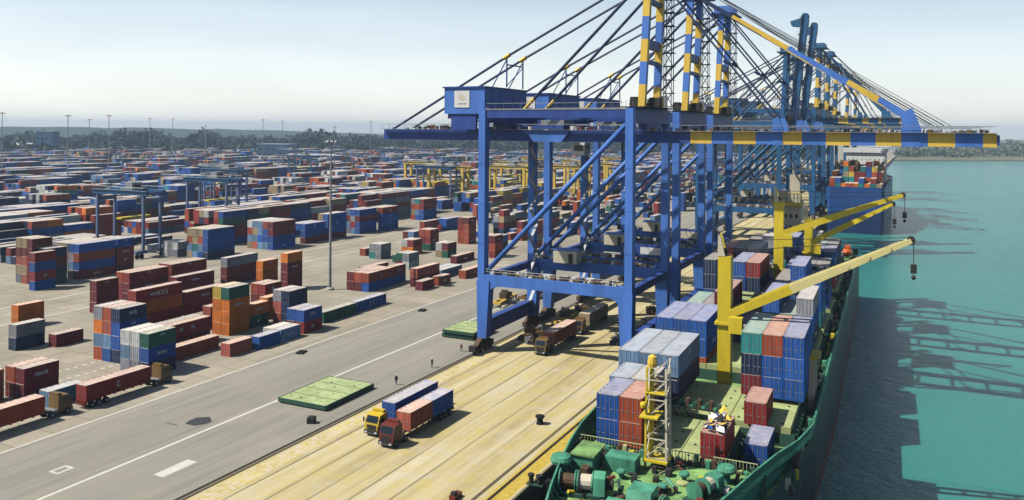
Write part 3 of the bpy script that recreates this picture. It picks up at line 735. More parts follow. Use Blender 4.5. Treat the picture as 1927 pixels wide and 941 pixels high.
stack(-134.4, 115.0, 40, [['mr', 'dr'], ['nv', 'nv']], 'pair behind the orange roofed one', mark={(0, 1): mk2})
stack(-128.3, 111.5, 40, [['br']], 'orange roof, beside the road')
stack(-121.2, 119.6, 20, [['pk']], 'in front of the tall orange stack')
stack(-120.0, 126.4, 20, [['bl']], 'between faded red and pale ones')
stack(-120.2, 132.9, 20, [['lb'], ['wh']], 'low pale pair beside the road')
stack(-133.7, 131.7, 20, [['or', 'or', 'or', 'gn'], ['or', 'or', 'or', 'yl']], 'tall orange stack, green on top')
stack(-141.2, 133.6, 20, [['pk', 'pk']], 'thin pile behind the orange stack')
stack(-134.6, 138.7, 20, [['gn', 'or']], 'orange over green pair')
stack(-149.2, 159.1, 20, [['mr', 'dr'], ['mr', 'br']], 'small red block before orange towers')
stack(-177.4, 173.8, 40, [['mr', 'mr', 'gy']], 'stack with a long grey top')
stack(-164.6, 174.5, 20, [['br', 'or', 'or']], 'orange pile beside the brown tower')
stack(-156.7, 175.7, 20, [['mr', 'mr', 'mr', 'or']], 'brown tower with an orange top')
stack(-128.8, 145.2, 20, [['nv', 'nv', 'nv'], ['br', 'pk', 'gy']], 'dark navy stack near lamp pole')
stack(-137.2, 147.0, 20, [['or', 'or']], 'orange pair behind navy stack')
stack(-120.6, 140.6, 20, [['dr', 'bl'], ['mr', 'bl']], 'blue over red beside the road', mark={(0, 1): mk20})
stack(-123.1, 150.4, 40, [['gn']], 'beside the road below lamp pole')
stack(-123.4, 163.2, 40, [['bl']], 'with white marks beside the road', mark={(0, 0): mkS})
stack(-136.0, 184.9, 40, [['bl', 'br'], ['mr', 'br'], ['mr', 'mr']], 'wide brown block past the lamp pole')
stack(-136.4, 197.7, 20, [['bl', 'dr']], 'far end of the wide brown block')
stack(-128.4, 197.6, 40, [['mr', 'pk']], 'pink topped row beyond lamp pole')
stack(-124.0, 193.6, 20, [['mr']], 'low one before the pink row')
stack(-123.6, 202.0, 20, [['br']], 'low second one by the pink row')
stack(-129.0, 212.0, 40, [['lb'], ['lb']], 'pale roofs near crane leg')
stack(-122.5, 215.1, 40, [['br']], 'just left of the near crane leg')
stack(-175.8, 237.0, 20, [['br']], 'left of the small grey green stack')
stack(-166.6, 233.4, 20, [['gy', 'gy'], ['tl', 'gy']], 'small grey green stack')
stack(-157.4, 230.6, 20, [['gn']], 'right of the small grey stack')
stack(-163.0, 248.0, 20, [['or', 'dr'], ['or', 'wh']], 'small red and orange block')
stack(-162.5, 258.7, 20, [['gn', 'dr', 'br'], ['gn', 'mr', 'br']], 'triple red and green pile')
stack(-147.9, 247.0, 20, [['gn', 'mr'], ['tn', 'wh']], 'green and white pair')
stack(-139.0, 238.0, 40, [['mr']], 'low dark one near crane leg')
stack(-158.7, 280.8, 20, [['br', 'br', 'br', 'mr'], ['br', 'br', 'dr', 'mr']], 'tall brown tower near crane leg')
stack(-133.5, 255.0, 20, [['dr', 'br', 'mr'], ['mr', 'nv', 'br']], 'dark pile by rear crane leg')
stack(-141.0, 268.0, 40, [['nv', 'bl'], ['mr', 'dr']], 'low pair behind near crane brace')
stack(-131.0, 284.0, 20, [['br', 'tn', 'dr', 'br']], 'slim tower between the crane legs')
stack(-146.5, 220.5, 20, [['wh', 'gy'], ['mr', 'gn']], 'grey pair left of near crane leg')
stack(-152.0, 205.0, 40, [['dr']], 'low red past the wide brown block')
stack(-176.0, 268.0, 20, [['bl', 'lb'], ['br', 'mr']], 'small blue pile near the lane')
# first big blocks behind the lane
GB = 'containers in the big blocks behind the lane'
def bk(*a, **k): stack(*a, near=False, group=GB, **k)
bk(-246.0, 128.0, 20, [['nv', 'gn', 'gy', 'gn', 'nv'], ['nv', 'nv', 'bl', 'bl', 'bl']], 'dark block at left edge')
bk(-226.1, 148.2, 20, [['mr', 'mr', 'dr', 'mr', 'mr'], ['pk', 'tn', 'pk', 'mr', 'tn'], ['gy', 'tn', 'pk', 'mr', 'tn']], 'tall maroon left block')
bk(-217.0, 143.0, 20, [['bl', 'dr', 'bl', 'dr']], 'blue and red pile before maroon block')
bk(-221.5, 149.6, 20, [['gn', 'nv', 'mr', 'nv'], ['nv', 'bl', 'nv', 'gn']], 'dark pile beside maroon block')
bk(-221.8, 159.6, 40, [['dr', 'bl', 'br', 'bl'], ['tn', 'lb', 'gy', 'bl'], ['gy', 'tn', 'pk', 'tn'], ['tn', 'gy', 'br', 'tn'], ['mr', 'mr', 'mr', 'gy']], 'big blue red block')
bk(-222.0, 172.6, 20, [['mr', 'dr', 'dr', 'bl'], ['bl', 'bl', 'dr', 'lb'], ['bl', 'bl', 'dr', 'tn']], 'far end of blue red block', full=False)
bk(-231.0, 203.5, 20, [['gy', 'wh'], ['gy', 'gy'], ['wh', 'wh']], 'small white block')
bk(-216.9, 203.9, 40, [['nv', 'bl', 'bl', 'bl'], ['bl', 'lb', 'br', 'tn'], ['lb', 'tl', 'tn', 'tn'], ['tn', 'lb', 'br', 'tn']], 'blue block with tan roofs')
bk(-213.8, 231.8, 40, [['bl', 'bl', 'mr', 'mr'], ['lb', 'bl', 'bl', 'br'], ['lb', 'bl', 'lb', 'lb'], ['pk', 'lb', 'tn', 'lb'], ['tn', 'lb', 'br', 'wh']], 'maroon over blue block')
bk(-214.5, 250.4, 40, [['mr', 'bl', 'bl'], ['nv', 'bl', 'bl'], ['nv', 'nv', 'wh']], 'low blue block left of lamp pole', full=False)
bk(-214.6, 264.0, 40, [['mr', 'bl', 'bl', 'bl'], ['nv', 'bl', 'bl', 'tn']], 'dark blue block behind lamp pole', full=False)
bk(-214.5, 285.0, 40, [['bl', 'bl', 'mr', 'bl'], ['lb', 'dr', 'gy', 'bl'], ['gy', 'lb', 'dr', 'lb']], 'blue maroon block past lamp pole')
bk(-211.9, 298.0, 40, [['bl', 'bl', 'bl', 'dr'], ['bl', 'bl', 'bl', 'tn'], ['bl', 'bl', 'bl', 'tn']], 'end of blue maroon block', full=False)
bk(-220.0, 344.0, 40, [['bl', 'bl', 'dr', 'mr'], ['bl', 'lb', 'br', 'tl'], ['br', 'tn', 'br', 'gy']], 'red over blue block near crane')

# ------------------------------------------------------------------ the container ship
SHX, SHY, SHR = -25.0, 150.0, R(1.8)
ship = empty('container_ship', (SHX, SHY, 0), SHR)
tag(ship, 'long green hulled container ship moored bow first beside the quay', 'ship')
BOW, STERN = -97.5, 108.0
def hb(y): 
    t = (y - BOW) / 46.0
    return 12.5 * min(1, max(0, t)) ** .52 if t < 1 else 12.5
def hbw(y):
    t = (y - BOW - 7) / 58.0
    return 12.4 * min(1, max(0, t)) ** .75 if t < 1 else 12.4
def ztop(y):
    if y < -69: return 13.5 + (-69 - y) * .02
    if y < -52: return 13.5 + (11.1 - 13.5) * (y + 69) / 17 
    return 11.1
ys = [BOW, BOW + .4, BOW + 1.2, BOW + 2.6, BOW + 4.5, BOW + 7, BOW + 10, BOW + 14, BOW + 19, BOW + 25, BOW + 32, BOW + 40, BOW + 48, BOW + 60, -10, 30, 70, STERN - 6, STERN]
b = MB()
for sx in (-1, 1):
    vs = []; n = len(ys)
    for y in ys:
        a, w_ = hb(y), hbw(y)
        prof = [(w_ * .9, -9), (w_, -4.6), (w_ + (a - w_) * .12, -2.5), (w_ + (a - w_) * .78, 8.9), (a, ztop(y))]
        vs += [(sx * x, y + (5.5 * (1 - (z + 9) / 22.5) if y < BOW + 14 else 0) * max(0, 1 - (y - BOW) / 14), z) for x, z in prof]
    for lev, m in ((0, 'hull_red'), (1, 'hull_red'), (2, 'hull_shaded'), (3, 'hull_green')):
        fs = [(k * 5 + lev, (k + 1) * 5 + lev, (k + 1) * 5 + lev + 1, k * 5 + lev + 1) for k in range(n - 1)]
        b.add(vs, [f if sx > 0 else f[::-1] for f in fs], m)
    # inside of the bulwark and cap rail
    vs = []
    for y in ys:
        a = hb(y); i = max(0, a - .18); vs += [(sx * a, y, ztop(y)), (sx * i, y + .15 * (a < 3), ztop(y) + .004), (sx * i, y + .15 * (a < 3), ztop(y) - 1.5)]
    b.add(vs, [(k * 3, (k + 1) * 3, (k + 1) * 3 + 1, k * 3 + 1) for k in range(n - 1)], 'fit_green')
    b.add(vs, [(k * 3 + 1, (k + 1) * 3 + 1, (k + 1) * 3 + 2, k * 3 + 2) for k in range(n - 1)], 'fit_green')
b.add([(12.5, STERN, 11.1), (-12.5, STERN, 11.1), (-12.4, STERN, -9), (12.4, STERN, -9)], [(0, 1, 2, 3)], 'hull_green')
hull = b.build('hull', ship)
def deckpoly(y0, y1, z, ins=.2):
    yy = [y for y in ys if y0 < y < y1]; yy = [y0] + yy + [y1]
    return [(max(.05, hb(y) - ins), y) for y in yy] + [(-max(.05, hb(y) - ins), y) for y in yy[::-1]], z
b = MB()
pts, z = deckpoly(BOW + .5, -69, 12.1); b.add([(x, y, z) for x, y in pts], [tuple(range(len(pts)))], 'deck_green')
b.build('forecastle_deck', ship)
b = MB(); pts, z = deckpoly(-69, STERN, 9.4); b.add([(x, y, z) for x, y in pts], [tuple(range(len(pts)))], 'deck_green')
b.add([(hb(-69), -69, 9.4), (-hb(-69), -69, 9.4), (-hb(-69), -69, 12.1), (hb(-69), -69, 12.1)], [(3, 2, 1, 0)], 'coaming'); b.build('main_deck', ship)
b = MB(); r = random.Random(4)
for sx in (-1, 1):        # bulwark stays and the rail on top, deck-edge fittings
    for k in range(70):
        y = -94 + k * 1.35
        if y < BOW + 2: continue
        x = sx * (hb(y) - .25); b.beam((x, y, ztop(y) - .3), (x - sx * .7, y, ztop(y) - 1.35), .12, .12, 'fit_green')
o = b.build('bulwark_stays', ship); o['kind'] = 'stuff'
# hatches: dark coamings with pale green pontoon covers
bays = [(-67.5, -55.2), (-53.6, -40.4), (-32, -19.4), (-18.0, -5.4), (-2.6, 9.6), (15, 27.2), (36.5, 48.7), (50, 62.2), (64, 76.2)]
for i, (a, c) in enumerate(bays):
    w_ = min(10.4, hb(a) - 1.7); wr = 5.2 if i == 0 else w_
    b = MB(); b.box(-w_ - .4, wr + .4, a, c, 9.41, 10.9, 'coaming')
    for k in range(9): 
        for xe in (-w_ - .55, wr + .55): b.box(xe - .15, xe + .15, a + .6 + k * 1.4, a + .8 + k * 1.4, 9.45, 10.9, 'coaming')
    co = b.build('hatch_coaming', ship)
    for k in range(3):
        pw = (w_ + wr) / 3; xa = -w_ + k * pw; b = MB(); b.box(xa + .05, xa + pw - .05, a + .1, c - .1, 10.9, 11.65, 'hatch')
        for q in range(4):
            for p in range(2): b.box(xa + .9 + p * (pw - 2), xa + 1.1 + p * (pw - 2), a + 1 + q * 3.2, a + 1.25 + q * 3.2, 11.65, 11.77, 'coaming')
        b.build('hatch_cover', ship)
# foremast: lattice tower in cream and yellow
b = MB(); fx, fy = -.2, -71.4
for i in (-1.05, 1.05):
    for j in (-.8, .8): b.beam((fx + i, fy + j, 12.1), (fx + i * .9, fy + j * .9, 21.9), .2, .2, 'cream' if i > 0 else 'lemon', up=(1, 0, 0))
for k in range(5):
    z = 13.1 + k * 1.9
    for i, j in ((-1, 0), (1, 0), (0, -1), (0, 1)):
        p = (fx + (i or -1) * 1.0, fy + (j or -1) * .8, z); q_ = (fx + (i or 1) * 1.0, fy + (j or 1) * .8, z + 1.9)
        b.beam(p, q_, .08, .08, 'cream'); b.beam((p[0], p[1], z), (q_[0], q_[1], z), .09, .09, 'cream')
b.box(fx - 1.2, fx + 1.2, fy - 1.2, fy + 1.2, 12.8, 13.0, 'lemon'); b.box(fx - 1.5, fx + .3, fy - 1.5, fy + 1, 17.1, 17.25, 'lemon'); b.box(fx - .75, fx - .4, fy - .4, fy + .0, 12.9, 21.6, 'lemon')
for k in range(17): b.box(fx - .4, fx + .1, fy - .35, fy - .3, 13.2 + k * .5, 13.27 + k * .5, 'lemon')
b.box(fx - 1.1, fx + .9, fy - 1, fy + .6, 19.4, 19.5, 'lemon')
b.lathe([(.45, 0), (.5, .4), (.4, 1.0), (.1, 1.2)], (fx - .5, fy - .4, 21.9), 'yellow', 10); b.lathe([(.3, 0), (.35, .3), (.25, .5)], (fx - 1.2, fy - 1, 18), 'lemon', 8)
b.build('foremast', ship)
# forecastle gear
def winch(x, y, s, rz):
    e = MB()
    e.box(-1.9, 1.9, -.9, .9, 0, .3, 'coaming'); e.tube((-1.3, 0, .95), (-.2, 0, .95), .55, 'rust', 12); e.tube((.1, 0, .95), (1.1, 0, .95), .62, 'cream', 12)
    for q in (-1.4, -.15, .05, 1.2): e.tube((q - .05, 0, .95), (q + .05, 0, .95), .85, 'fit_green', 14)
    e.prism([(-.9, .3), (.9, .3), (.7, 1.6), (0, 1.95), (-.7, 1.6)], 'x', 1.3, 2.2, 'fit_green'); e.tube((2.2, 0, .95), (2.8, 0, .95), .4, 'dark', 10)
    o = e.build('mooring_winch', ship); o.location = (x, y, 12.1); o.scale = (s,) * 3; o.rotation_euler = (0, 0, rz)
winch(-5.2, -80.5, 1.15, .2); winch(3.2, -82.5, 1.2, -.25); winch(-1.4, -88.5, 1.0, 1.4); winch(5.3, -76.5, 1.0, 1.2)
def cowl(x, y, s, rz, m='fit_green'):
    e = MB(); e.lathe([(.45, 0), (.45, 1.1), (.95, 1.25), (1.05, 1.55), (.9, 1.9), (.3, 2.05)], (0, 0, 0), m, 14)
    o = e.build('ventilator', ship); o.location = (x, y, 12.1); o.scale = (s,) * 3
cowl(-8.0, -77.5, 1.0, 0); cowl(6.6, -72.5, .85, 0); cowl(1.8, -77.4, .5, 0); cowl(-2.6, -75.8, .45, 0); cowl(3.0, -74, .5, 0); cowl(8.3, -75, .45, 0)
b = MB(); b.prism([(-92, 12.12), (-84, 12.12), (-84.6, 14.3), (-88, 14.1), (-91, 13)], 'x', -1.0, 1.3, 'fit_green'); b.build('anchor_housing', ship)
b = MB(); b.prism([(-85, 12.12), (-80.6, 12.12), (-81.3, 14.6), (-83.6, 14.7)], 'x', .3, 2.4, 'fit_green'); b.build('chain_stopper', ship)
b = MB(); b.box(-7.2, -5.2, -76.5, -73.2, 12.12, 13.9, 'fit_green'); b.box(-7.4, -5.0, -76.7, -73, 13.9, 14.05, 'deck_green'); b.build('deck_locker', ship)
b = MB(); b.box(-4.6, -1.6, -74.6, -72.6, 12.12, 13.5, 'fit_green'); b.build('companion_hatch', ship)
for x, y in ((-7.0, -86), (-4.2, -91.5), (4.6, -89), (7.4, -82), (-9.4, -80.5), (9.0, -78.6)):
    b = MB()
    for dx in (-.4, .4): b.lathe([(.22, 0), (.22, .7), (.32, .75), (.32, .95)], (x + dx, y, 12.1), r.choice(['dark', 'cream', 'white']), 10)
    b.box(x - .8, x + .8, y - .3, y + .3, 12.1, 12.2, 'coaming'); b.build('bollard', ship)
b = MB()
for k in range(190):
    x = r.uniform(-9.5, 9.5); y = r.uniform(-92, -70); 
    if abs(x) > hb(y) - 1.2: continue
    s = r.uniform(.1, .42); m = r.choice(['rust', 'dark', 'coaming', 'dark', 'cream', 'fit_green', 'lemon', 'white', 'cabred', 'fit_green'])
    if r.random() < .5: b.box(x - s, x + s, y - s * 1.4, y + s * 1.4, 12.12, 12.2 + s * r.uniform(1, 3), m)
    else: b.tube((x, y, 12.25), (x + r.uniform(-1.4, 1.4), y + r.uniform(-1.4, 1.4), 12.3 + s), s * .5, m, 7)
o = b.build('deck_gear', ship); o['kind'] = 'stuff'
b = MB()
for k in range(16):      # pipes and ropes along the deck
    x = r.uniform(-7, 7); y = r.uniform(-90, -72); q_ = r.uniform(1.5, 5); a_ = r.choice([0, 0, math.pi / 2, r.uniform(0, 3)])
    if abs(x) + 4 < hb(y): b.tube((x, y, 12.2), (x + q_ * math.cos(a_), y + q_ * math.sin(a_) * .6, 12.2), r.uniform(.05, .12), r.choice(['hatch', 'rust', 'cream', 'dark', 'lemon']), 6)
for k in range(9):
    x = r.uniform(-6, 6); y = r.uniform(-88, -73); b.lathe([(.55, 0), (.62, .1), (.55, .25), (.3, .3)], (x, y, 12.11), r.choice(['cream', 'cabtan', 'rust', 'hatch']), 10)
for k in range(60):      # rail and lashing gear along the break of the forecastle and the side walkways
    x = -9.5 + k * .33
    if abs(x) < hb(-69.5) - .5: b.tube((x, -69.3, 12.1), (x, -69.3, 13.1), .04, 'hatch', 4)
b.tube((-9, -69.3, 13.1), (9, -69.3, 13.1), .05, 'hatch', 4)
for k in range(30): x = -8.8 + k * .6; b.box(x - .2, x + .2, -70.1, -69.6, 12.11, 12.3 + r.uniform(.1, .9), r.choice(['rust', 'coaming', 'fit_green', 'dark', 'hatch']))
for sx in (-1, 1):
    for k in range(120):
        y = -66 + k * 1.4; s = r.uniform(.15, .5); x = sx * r.uniform(11.2, 11.9)
        b.box(x - s * .6, x + s * .6, y - s, y + s, 9.41, 9.6 + s * r.uniform(.8, 3), r.choice(['coaming', 'dark', 'cream', 'rust', 'fit_green', 'lemon']))
o = b.build('walkway_fittings', ship); o['kind'] = 'stuff'
b = MB(); 
for sx in (-1, 1):
    for y in (-37.5, -34.5): b.box(sx * 11.3 - .4, sx * 11.3 + .4, y - .35, y + .35, 9.42, 15.6, 'cream')
    b.box(sx * 11.3 - .9, sx * 11.3 + .9, -38, -34, 15.6, 15.9, 'lemon')
b.build('lashing_posts', ship)
b = MB(); b.box(-3.4, 3.0, -54.9, -53.9, 12.6, 12.9, 'cream')
for k in range(14): q_ = -3.2 + k * .45; b.box(q_ - .2, q_ + .2, -55.2, -54.4, 12.9, 13.2 + .3 * (k % 3), ['fit_green', 'coaming', 'rust'][k % 3])
for k in range(5): b.tube((-3.2 + k * 1.5, -54.4, 10.9), (-5.5 + k * 1.4, -54.4, 13.8), .05, 'rust', 4)
b.build('catwalk', ship)
# ship cranes: box post with a cap and a luffing jib over the water side
def ship_crane(x, y, ztp, zpiv, jx, jy, jz, outer='lemon'):
    c = MB(); w_ = .86
    c.box(x - w_, x + w_, y - w_, y + w_, 9.42, ztp, 'lemon'); c.box(x - w_ - .35, x + w_ + .35, y - w_ - .35, y + w_ + .35, 19.0, 19.35, 'lemon')
    c.prism([(x - w_, ztp), (x + .1, ztp), (x - .5, ztp + 2.6), (x - w_, ztp + 2.9)], 'y', y - .9, y - .5, 'cream'); c.prism([(x - w_, ztp), (x + .1, ztp), (x - .5, ztp + 2.6), (x - w_, ztp + 2.9)], 'y', y + .5, y + .9, 'lemon')
    c.tube((x - .2, y - .4, ztp + .5), (x - .2, y + .4, ztp + .5), .5, 'dark', 10)
    p = c.build('crane_post', ship)
    c = MB(); c.box(x + w_, x + 2.6, y - 2.4, y - 1.3, zpiv - 2.3, zpiv - .2, 'lemon'); c.box(x + 2.55, x + 2.65, y - 2.3, y - 1.4, zpiv - 1.5, zpiv - .5, 'glass'); c.build('operator_cab', p)
    c = MB(); a = Vector((x + w_, y, zpiv)); t = Vector((jx, jy, jz)); d = (t - a)
    for s in (-.5, .5):
        sd = Vector((-d.y, d.x, 0)).normalized() * s
        mid = a.lerp(t, .35) ; c.beam(a + sd * 2, mid + sd * 1.6, .45, 1.0, 'lemon', h2=1.15); c.beam(mid + sd * 1.6, t + sd * .9, .42, 1.15, outer, h2=.6)
    for k in range(1, 9): 
        q_ = a.lerp(t, k / 9); sd = Vector((-d.y, d.x, 0)).normalized() * .9; c.beam(q_ - sd, q_ + sd, .3, .5, 'lemon' if k < 4 else outer)
    c.tube(t + Vector((0, -.6, 0)), t + Vector((0, .6, 0)), .5, 'dark', 10)
    j = c.build('crane_jib', ship)
    c = MB(); c.tube((x, y, ztp + .6), tuple(t), .05, 'dark', 4); c.tube((x - .3, y + .3, ztp + 2), tuple(t + Vector((0, .4, .3))), .04, 'dark', 4); c.build('luffing_ropes', j)
    c = MB(); hk = t + Vector((.3, 0, 0)); c.tube(tuple(hk), (hk.x, hk.y, hk.z - 3), .05, 'dark', 4); c.box(hk.x - .35, hk.x + .35, hk.y - .25, hk.y + .25, hk.z - 4.1, hk.z - 3, 'dark')
    c.lathe([(.12, 0), (.3, .3), (.1, .6)], (hk.x, hk.y, hk.z - 4.9), 'dark', 8); c.build('hook', j)
ship_crane(.2, -37.6, 28.2, 20.6, 22.8, -37.0, 31.6, 'jib_cream')
ship_crane(1.4, 11.6, 31.8, 26.0, 22.5, 12.4, 33.8)
ship_crane(4.6, 36.5, 26.5, 21.5, 21, 33.4, 30.5)
# deck house aft, with lifeboat
b = MB(); b.box(-7.5, -1, 80, 88, 9.42, 26.2, 'cream'); b.box(-4, -1.4, 80.5, 83, 26.2, 33.5, 'cream'); b.box(-7.2, -4.6, 82, 87, 26.2, 29.0, 'white')
b.box(-8.4, -.6, 78.8, 80, 25.2, 26.2, 'lemon')
for k in range(9): b.tube((-8.4 + k * .95, 78.8, 26.2), (-8.4 + k * .95, 78.8, 28.6), .12, 'lemon', 4)
b.tube((-8.4, 78.8, 28.6), (-.7, 78.8, 28.6), .14, 'lemon', 4)
dh = b.build('deck_house', ship)
b = MB()
for z in (13, 16, 19, 22, 25): 
    for k in range(4): b.box(-6.7 + k * 1.4, -6.0 + k * 1.4, 79.93, 80, z, z + 1, 'glass')
b.build('windows', dh)
b = MB(); b.box(-3.0, -2.5, 81, 81.5, 33.5, 37, 'white'); b.box(-4.5, -1, 81.2, 81.4, 35, 35.3, 'white'); b.build('radar_mast', dh)
b = MB(); prof = [(.2, -3.2), (1.1, -2.4), (1.35, 0), (1.1, 2.4), (.2, 3.2)]
n = 10; vs = [(10.6 + pr * math.cos(k * .628), 79 + z, 14 + pr * math.sin(k * .628) * .9) for pr, z in prof for k in range(n)]
b.add(vs, [(i * n + k, i * n + (k + 1) % n, (i + 1) * n + (k + 1) % n, (i + 1) * n + k) for i in range(4) for k in range(n)], 'orange'); b.box(9.9, 11.3, 77.5, 80, 15.1, 15.7, 'orange'); b.build('lifeboat', ship)
# containers standing on deck
def on_ship(x, y): 
    return (SHX + x * math.cos(SHR) - y * math.sin(SHR), SHY + x * math.sin(SHR) + y * math.cos(SHR))
GS = 'containers on the deck of the green ship'
SCOL = ['quay side column', 'second column from quay', 'third column from quay', 'fourth column from quay', 'fifth column from quay', 'sixth column from quay', 'seventh column from quay', 'eighth column from quay']
def deck_stack(xl, y, L, cols, place, z=11.68, near=True, hc=2.6, names=None, mark={}):
    Lm = 12.19 if L == 40 else 6.06
    for ci, col in enumerate(cols):
        for ti, cl in enumerate(col):
            if not cl: continue
            cw = (' ' + (names or SCOL)[ci] + ',') if len(cols) > 1 else ''
            lab = f"{CC[cl][1]} container {tier(ti, len(col))},{cw} {place}".replace('on the ground', 'single tier')
            wx, wy = on_ship(xl + CW / 2 + ci * (CW + .05), y)
            container(wx, wy, z + ti * hc, Lm, cl, lab, near, SHR, GS, mark.get((ci, ti)) or (some_mark(Lm, .4) if ci == len(cols) - 1 else None))
deck_stack(-7.9, -67.4, 20, [['bl', 'bl'], ['br', 'br']], 'front pair beside the foremast', z=11.9)
deck_stack(-8.6, -60.9, 20, [['bl', 'lb'], ['nv', 'gy']], 'pale roofs behind front pair', z=11.9)
deck_stack(-9.9, -53.2, 40, [['nv', 'lb'], ['bl', 'lb'], ['nv', 'lb']], 'light blue roofed trio', z=12.6, hc=2.9, mark={(2, 1): marking_mesh('II', 12.19, .9, 1.2)})
deck_stack(-10.9, -31.8, 40, [['nv', 'bl', 'bl'], ['dr', 'bl', 'bl'], ['br', 'bl', 'bl']], 'blue block by crane leg', z=9.9)
deck_stack(3.6, -45.4, 40, [['mr', 'nv', 'tl'], ['bl', 'bl', 'br'], ['bl', 'bl', 'bl']], 'teal red blue trio', z=12.2, names=['column by the crane post', 'middle column', 'column by the ship rail'])
deck_stack(5.4, -54.6, 20, [['dr']], 'red, on the green hatch cover', z=11.75)
deck_stack(6.4, -61.3, 20, [['bl']], 'blue, below the red one on deck', z=9.45)
deck_stack(2.9, -66.4, 20, [['dr']], 'red, heaped with scrap sheets', z=11.75)
rr = random.Random(21)
pal = ['nv'] * 7 + ['bl'] * 6 + ['tl', 'gn', 'dr', 'mr', 'gy', 'br']
names = ['behind the blue block', 'before second yellow post', 'behind second yellow post', 'behind third yellow post', 'in bay before the deck house', 'aft bay beside deck house']
for k, y in enumerate((-17.8, -2.4, 15.2, 36.7, 50.2, 64.2)):
    cols = []
    for ci in range(8):
        n = rr.choice([2, 3, 3, 4]) if k else rr.choice([1, 2, 2, 3])
        if k == 0 and ci in (3, 4): n = 1
        if k in (1, 2) and ci == 4: n = 2
        if ci == 7 and rr.random() < .4: n = 1
        c = [rr.choice(pal) for _ in range(n)]
        if 0 < ci < 6 and n > 1: c = [None] * (n - 2) + c[-2:] if n > 2 else c
        cols.append(c)
    deck_stack(-10.0, y, 40, cols, names[k], z=11.7, near=False)
b = MB(); r = random.Random(9)
for k in range(26):
    x, y = on_ship(r.uniform(3.2, 5.3), r.uniform(-66.2, -60.6)); a = r.uniform(0, 3); s = r.uniform(.3, .9)
    z = 14.36 + .02 * k; b.add([(x - s * math.cos(a), y - s * math.sin(a), z), (x + s * math.sin(a) * .6, y - s * math.cos(a) * .6, z + r.uniform(.0, .5)), (x + s * math.cos(a), y + s * math.sin(a), z + r.uniform(0, .5)), (x - s * math.sin(a) * .6, y + s * math.cos(a) * .6, z)], [(0, 1, 2, 3)], r.choice(['bluehull', 'white', 'steel', 'yellow', 'dark', 'bluehull']))
o = b.build('scrap_sheets'); tag(o, 'blue, white and yellow crumpled sheets heaped on the red container', 'scrap', kind='stuff')

# second ship further along
s2 = empty('cargo_ship', (-28.5, 430, 0), 0); tag(s2, 'blue sterned ship moored beyond the green one, white house on top', 'ship')
b = MB()
hw = [(0, 11.6), (2, 12.9), (10, 13), (120, 13), (150, 8), (165, .3)]
for sx in (-1, 1):
    vs = []
    for y, w_ in hw: vs += [(sx * w_ * .96, y, -9), (sx * w_, y, 6), (sx * w_, y, 18.5)]
    b.add(vs, [f if sx > 0 else f[::-1] for k in range(5) for f in [(k * 3, k * 3 + 3, k * 3 + 4, k * 3 + 1)]], 'navyhull'); b.add(vs, [f if sx > 0 else f[::-1] for k in range(5) for f in [(k * 3 + 1, k * 3 + 4, k * 3 + 5, k * 3 + 2)]], 'bluehull')
b.add([(11.1, 0, -9), (-11.1, 0, -9), (-11.6, 0, 6), (11.6, 0, 6)], [(1, 0, 3, 2)], 'navyhull'); b.add([(11.6, 0, 6), (-11.6, 0, 6), (-11.6, 0, 18.5), (11.6, 0, 18.5)], [(1, 0, 3, 2)], 'bluehull')
b.add([(sx * w_, y, 17.4) for sx, seq in ((1, hw), (-1, hw[::-1])) for y, w_ in seq], [tuple(range(12))], 'rust'); b.build('hull', s2)
b = MB(); b.box(-8.5, 11.4, 58, 76, 17.4, 34.0, 'white'); b.box(-10, 12.0, 57, 74, 34, 36.4, 'white'); 
dh = b.build('deck_house', s2)
b = MB()
for z in (21, 24, 27, 30, 33):
    for k in range(9): b.box(-7.5 + k * 2.2, -7.0 + k * 2.2, 57.92, 58, z, z + .6, 'steel')
b.build('windows', dh)
r = random.Random(2)
for k in range(5): 
    b = MB(); x = -9 + k * 4.4; yc = 20 + r.uniform(-6, 16); b.lathe([(1.5, 0), (1.6, 3), (1.0, 5.2), (1.3, 7), (.5, 8.5)], (x, yc, 22), r.choice(['rust', 'cabtan', 'lemon']), 8)
    b.beam((x, yc - .5, 23), (x + r.uniform(-3, 3), yc - 3, 30), .9, 1.1, r.choice(['lemon', 'cabtan', 'rust'])); b.build('deck_crane', s2)

# ------------------------------------------------------------------ all the containers further back: one mass
FB = {'v': [], 'f': [], 'm': [], 'c': []}
fr = random.Random(77)
ca_, sa_ = math.cos(R(YAW)), math.sin(R(YAW))
def seen(x, y):
    r_ = x * ca_ + y * sa_; d = -x * sa_ + y * ca_
    return d > 60 and -1030 < r_ / d * 1545 < 760
def fbox(x0, x1, y0, y1, z0, z1, c):
    o = len(FB['v']); FB['v'] += [(x0, y0, z0), (x1, y0, z0), (x1, y1, z0), (x0, y1, z0), (x0, y0, z1), (x1, y0, z1), (x1, y1, z1), (x0, y1, z1)]
    k = fr.uniform(.65, 1.1); c = (c[0] * k, c[1] * k, c[2] * k, 1)
    for f, m in (((0, 1, 5, 4), 0), ((1, 2, 6, 5), 0), ((2, 3, 7, 6), 0), ((3, 0, 4, 7), 0), ((4, 5, 6, 7), 1)):
        FB['f'].append([o + q_ for q_ in f]); FB['m'].append(m); FB['c'] += [c] * 4
for q_ in MASSED: fbox(*q_)
fpal = ['bl'] * 8 + ['nv'] * 5 + ['dr'] * 4 + ['mr'] * 5 + ['br'] * 3 + ['lb'] * 3 + ['gy'] * 2 + ['wh'] * 3 + ['gn', 'tl', 'tn', 'tn', 'or', 'pk']
